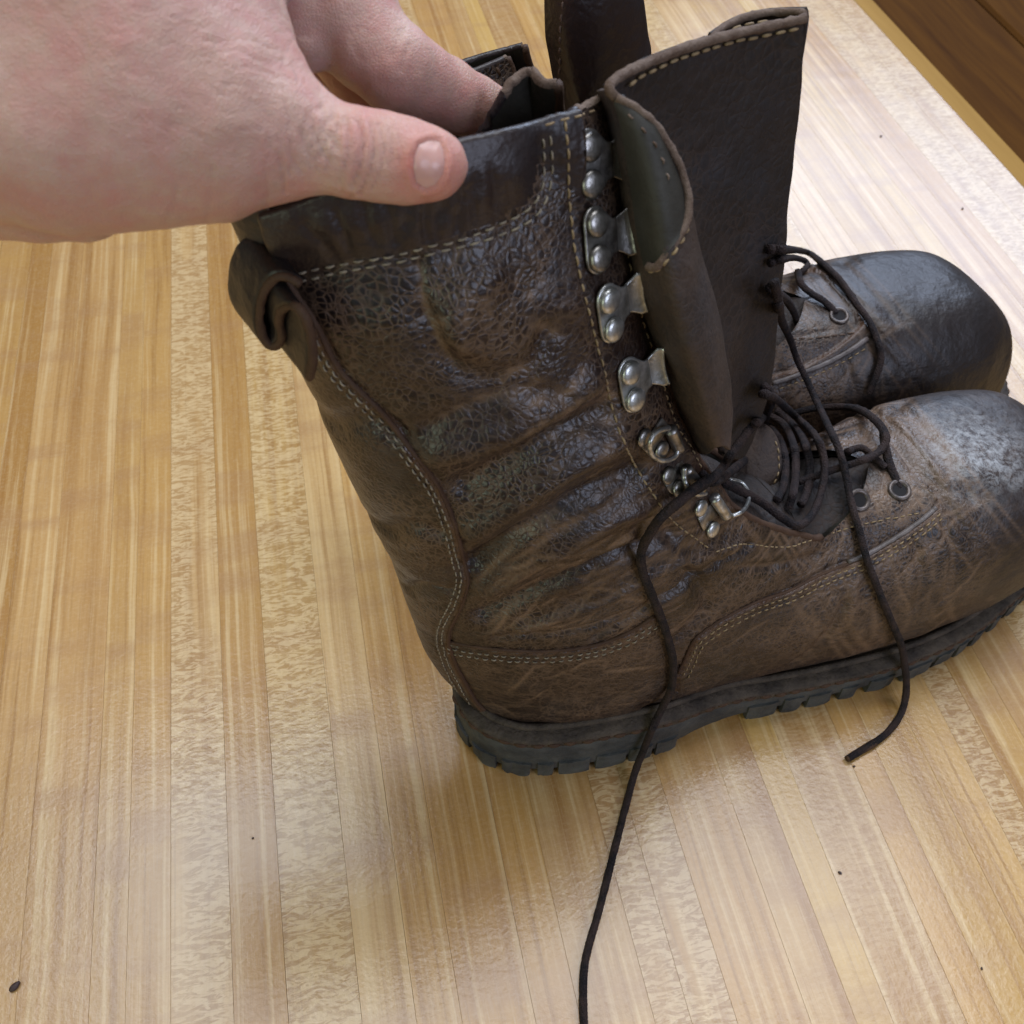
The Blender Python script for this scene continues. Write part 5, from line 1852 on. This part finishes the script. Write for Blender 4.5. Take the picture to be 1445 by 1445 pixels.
disp += 0.0014 * fbm(HV * 38, 41) + 0.00035 * fbm(HV * 190, 43)
# crumpled skin over the thumb joint
kn = np.exp(-(np.hypot(pp[:, 0] - 438, (pp[:, 1] - 196)) / 38) ** 2) * fmask
disp += kn * 0.00015 * fbm(HV * 330, 47)
# nail bed: groove round the nail, slight flattening
NQ = [(591, 203), (607, 197), (621, 199), (627, 214), (628, 230), (624, 248), (614, 262), (600, 266), (587, 258), (583, 240), (584, 220)]
nq = np.array(NQ, float)
dn, _ = seg_dist(pp, np.vstack([nq, nq[:1]]))
ins = in_poly(pp, nq)
disp += np.where(facing > 0, -0.0005 * np.exp(-(dn / 3.0) ** 2) + np.where(~ins, 0.00045 * np.exp(-((dn - 7) / 4.5) ** 2), -0.0004 * sstep(0, 6, dn)), 0)
HV2 = HV + HN * disp[:, None]
red = np.clip(np.exp(-(np.hypot(pp[:, 0] - 612, pp[:, 1] - 240) / 48) ** 2) * 0.75 + np.exp(-(np.hypot(pp[:, 0] - 575, pp[:, 1] - 232) / 24) ** 2) * 0.3 + np.exp(-(np.hypot(pp[:, 0] - 600, pp[:, 1] - 150) / 60) ** 2) * 0.25 + np.exp(-(np.hypot(pp[:, 0] - 520, pp[:, 1] - 110) / 60) ** 2) * 0.25, 0, 0.8)
pale = np.clip(0.5 * np.exp(-(np.hypot(pp[:, 0] - 575, (pp[:, 1] - 55)) / 30) ** 2), 0, 1)
hand = empty("hand", "bare hand pinching the top of the boot shaft between thumb and finger", "hand", tuple(at_depth(430, 200, .262)))
org = np.array(hand.location)
hs_ = mesh_obj("skin_surface", HV2 - org, HFc, M_SKIN, hand, attrs=dict(red=red, pale=pale, crease=crease))
# thumb nail as its own curved plate
CH = Caster(HV2, HFc)
cen = np.array([606, 232.0])
rows = []
lv = np.linspace(0, 1, 9)
lp = resample(np.vstack([nq, nq[:1]]), 4.0)[:-1]
for f_ in lv:
    ring = []
    for q in lp:
        x, y = cen + (q - cen) * (1 - f_) * 0.97
        r = CH.px(x, y)
        ring.append(r[0])
    rows.append(ring)
rows = np.array(rows)
nn_ = CAM - rows; nn_ /= np.linalg.norm(nn_, axis=-1, keepdims=True)
for k in range(1, 9): rows[k] = (rows[k] * 1 + 0)
lift = 0.00005 + 0.0006 * (1 - (1 - lv) ** 3)[:, None, None]
rows = rows + nn_ * lift
V = rows.reshape(-1, 3) - org
F = grid_faces(9, len(lp), wrap=True)
mesh_obj("nail", V, F, M_NAIL, hand)

# ------------------------------------------------------------------ crumbs on the table
def crumb(name, label, x, y, L, W_, H_, mat, seed, rot):
    bm = bmesh.new(); bmesh.ops.create_icosphere(bm, subdivisions=2, radius=0.5)
    P = np.array([v.co[:] for v in bm.verts])
    P = P * (1 + 0.18 * fbm(P * 2.2, seed)[:, None])
    P[:, 0] *= L * (1); P[:, 1] *= W_ * (1 - 0.35 * (P[:, 0] / L)); P[:, 2] *= H_
    P[:, 2] -= P[:, 2].min()
    for v, p in zip(bm.verts, P): v.co = p
    me = bpy.data.meshes.new(name); bm.to_mesh(me); bm.free()
    me.polygons.foreach_set("use_smooth", [True] * len(me.polygons)); me.materials.append(mat)
    o = bpy.data.objects.new(name, me)
    g = on_z(x, y); o.location = (float(g[0]), float(g[1]), 0.00005); o.rotation_euler = (0, 0, rot)
    o["label"] = label; o["category"] = "crumb"; o["group"] = "crumbs on the tabletop"
    link(o)


M_CRUMB = simple("dark_seed", (0.045, 0.022, 0.018), 0.5, nscale=1500, ndist=0.0002)
crumb("seed", "dark oval seed lying alone at the lower left of the table", 22, 1393, 0.0052, 0.0031, 0.0018, M_CRUMB, 3, 0.9)
crumb("crumb", "tiny dark crumb on the table below the lace tip", 1205, 1082, 0.0013, 0.0010, 0.0007, M_CRUMB, 4, 0.2)
crumb("crumb", "small dark crumb between figured strips at the lower right", 1185, 1232, 0.0019, 0.0012, 0.0008, M_CRUMB, 5, 2.4)
crumb("crumb", "tiny dark crumb furthest down at the lower right of the table", 1385, 1367, 0.0013, 0.0009, 0.0006, M_CRUMB, 6, 1.4)
crumb("crumb", "tiny dark crumb in the lower left, right of the long dark strip joint", 357, 1183, 0.0011, 0.0010, 0.0006, M_CRUMB, 7, 0.3)
crumb("crumb", "tiny dark crumb on the pale glare right of the raised tongue", 1243, 193, 0.0022, 0.0018, 0.0010, M_CRUMB, 8, 0.3)
crumb("crumb", "tiny dark crumb near the table edge above the rear boot toe", 1358, 295, 0.0020, 0.0016, 0.0010, M_CRUMB, 9, 1.3)
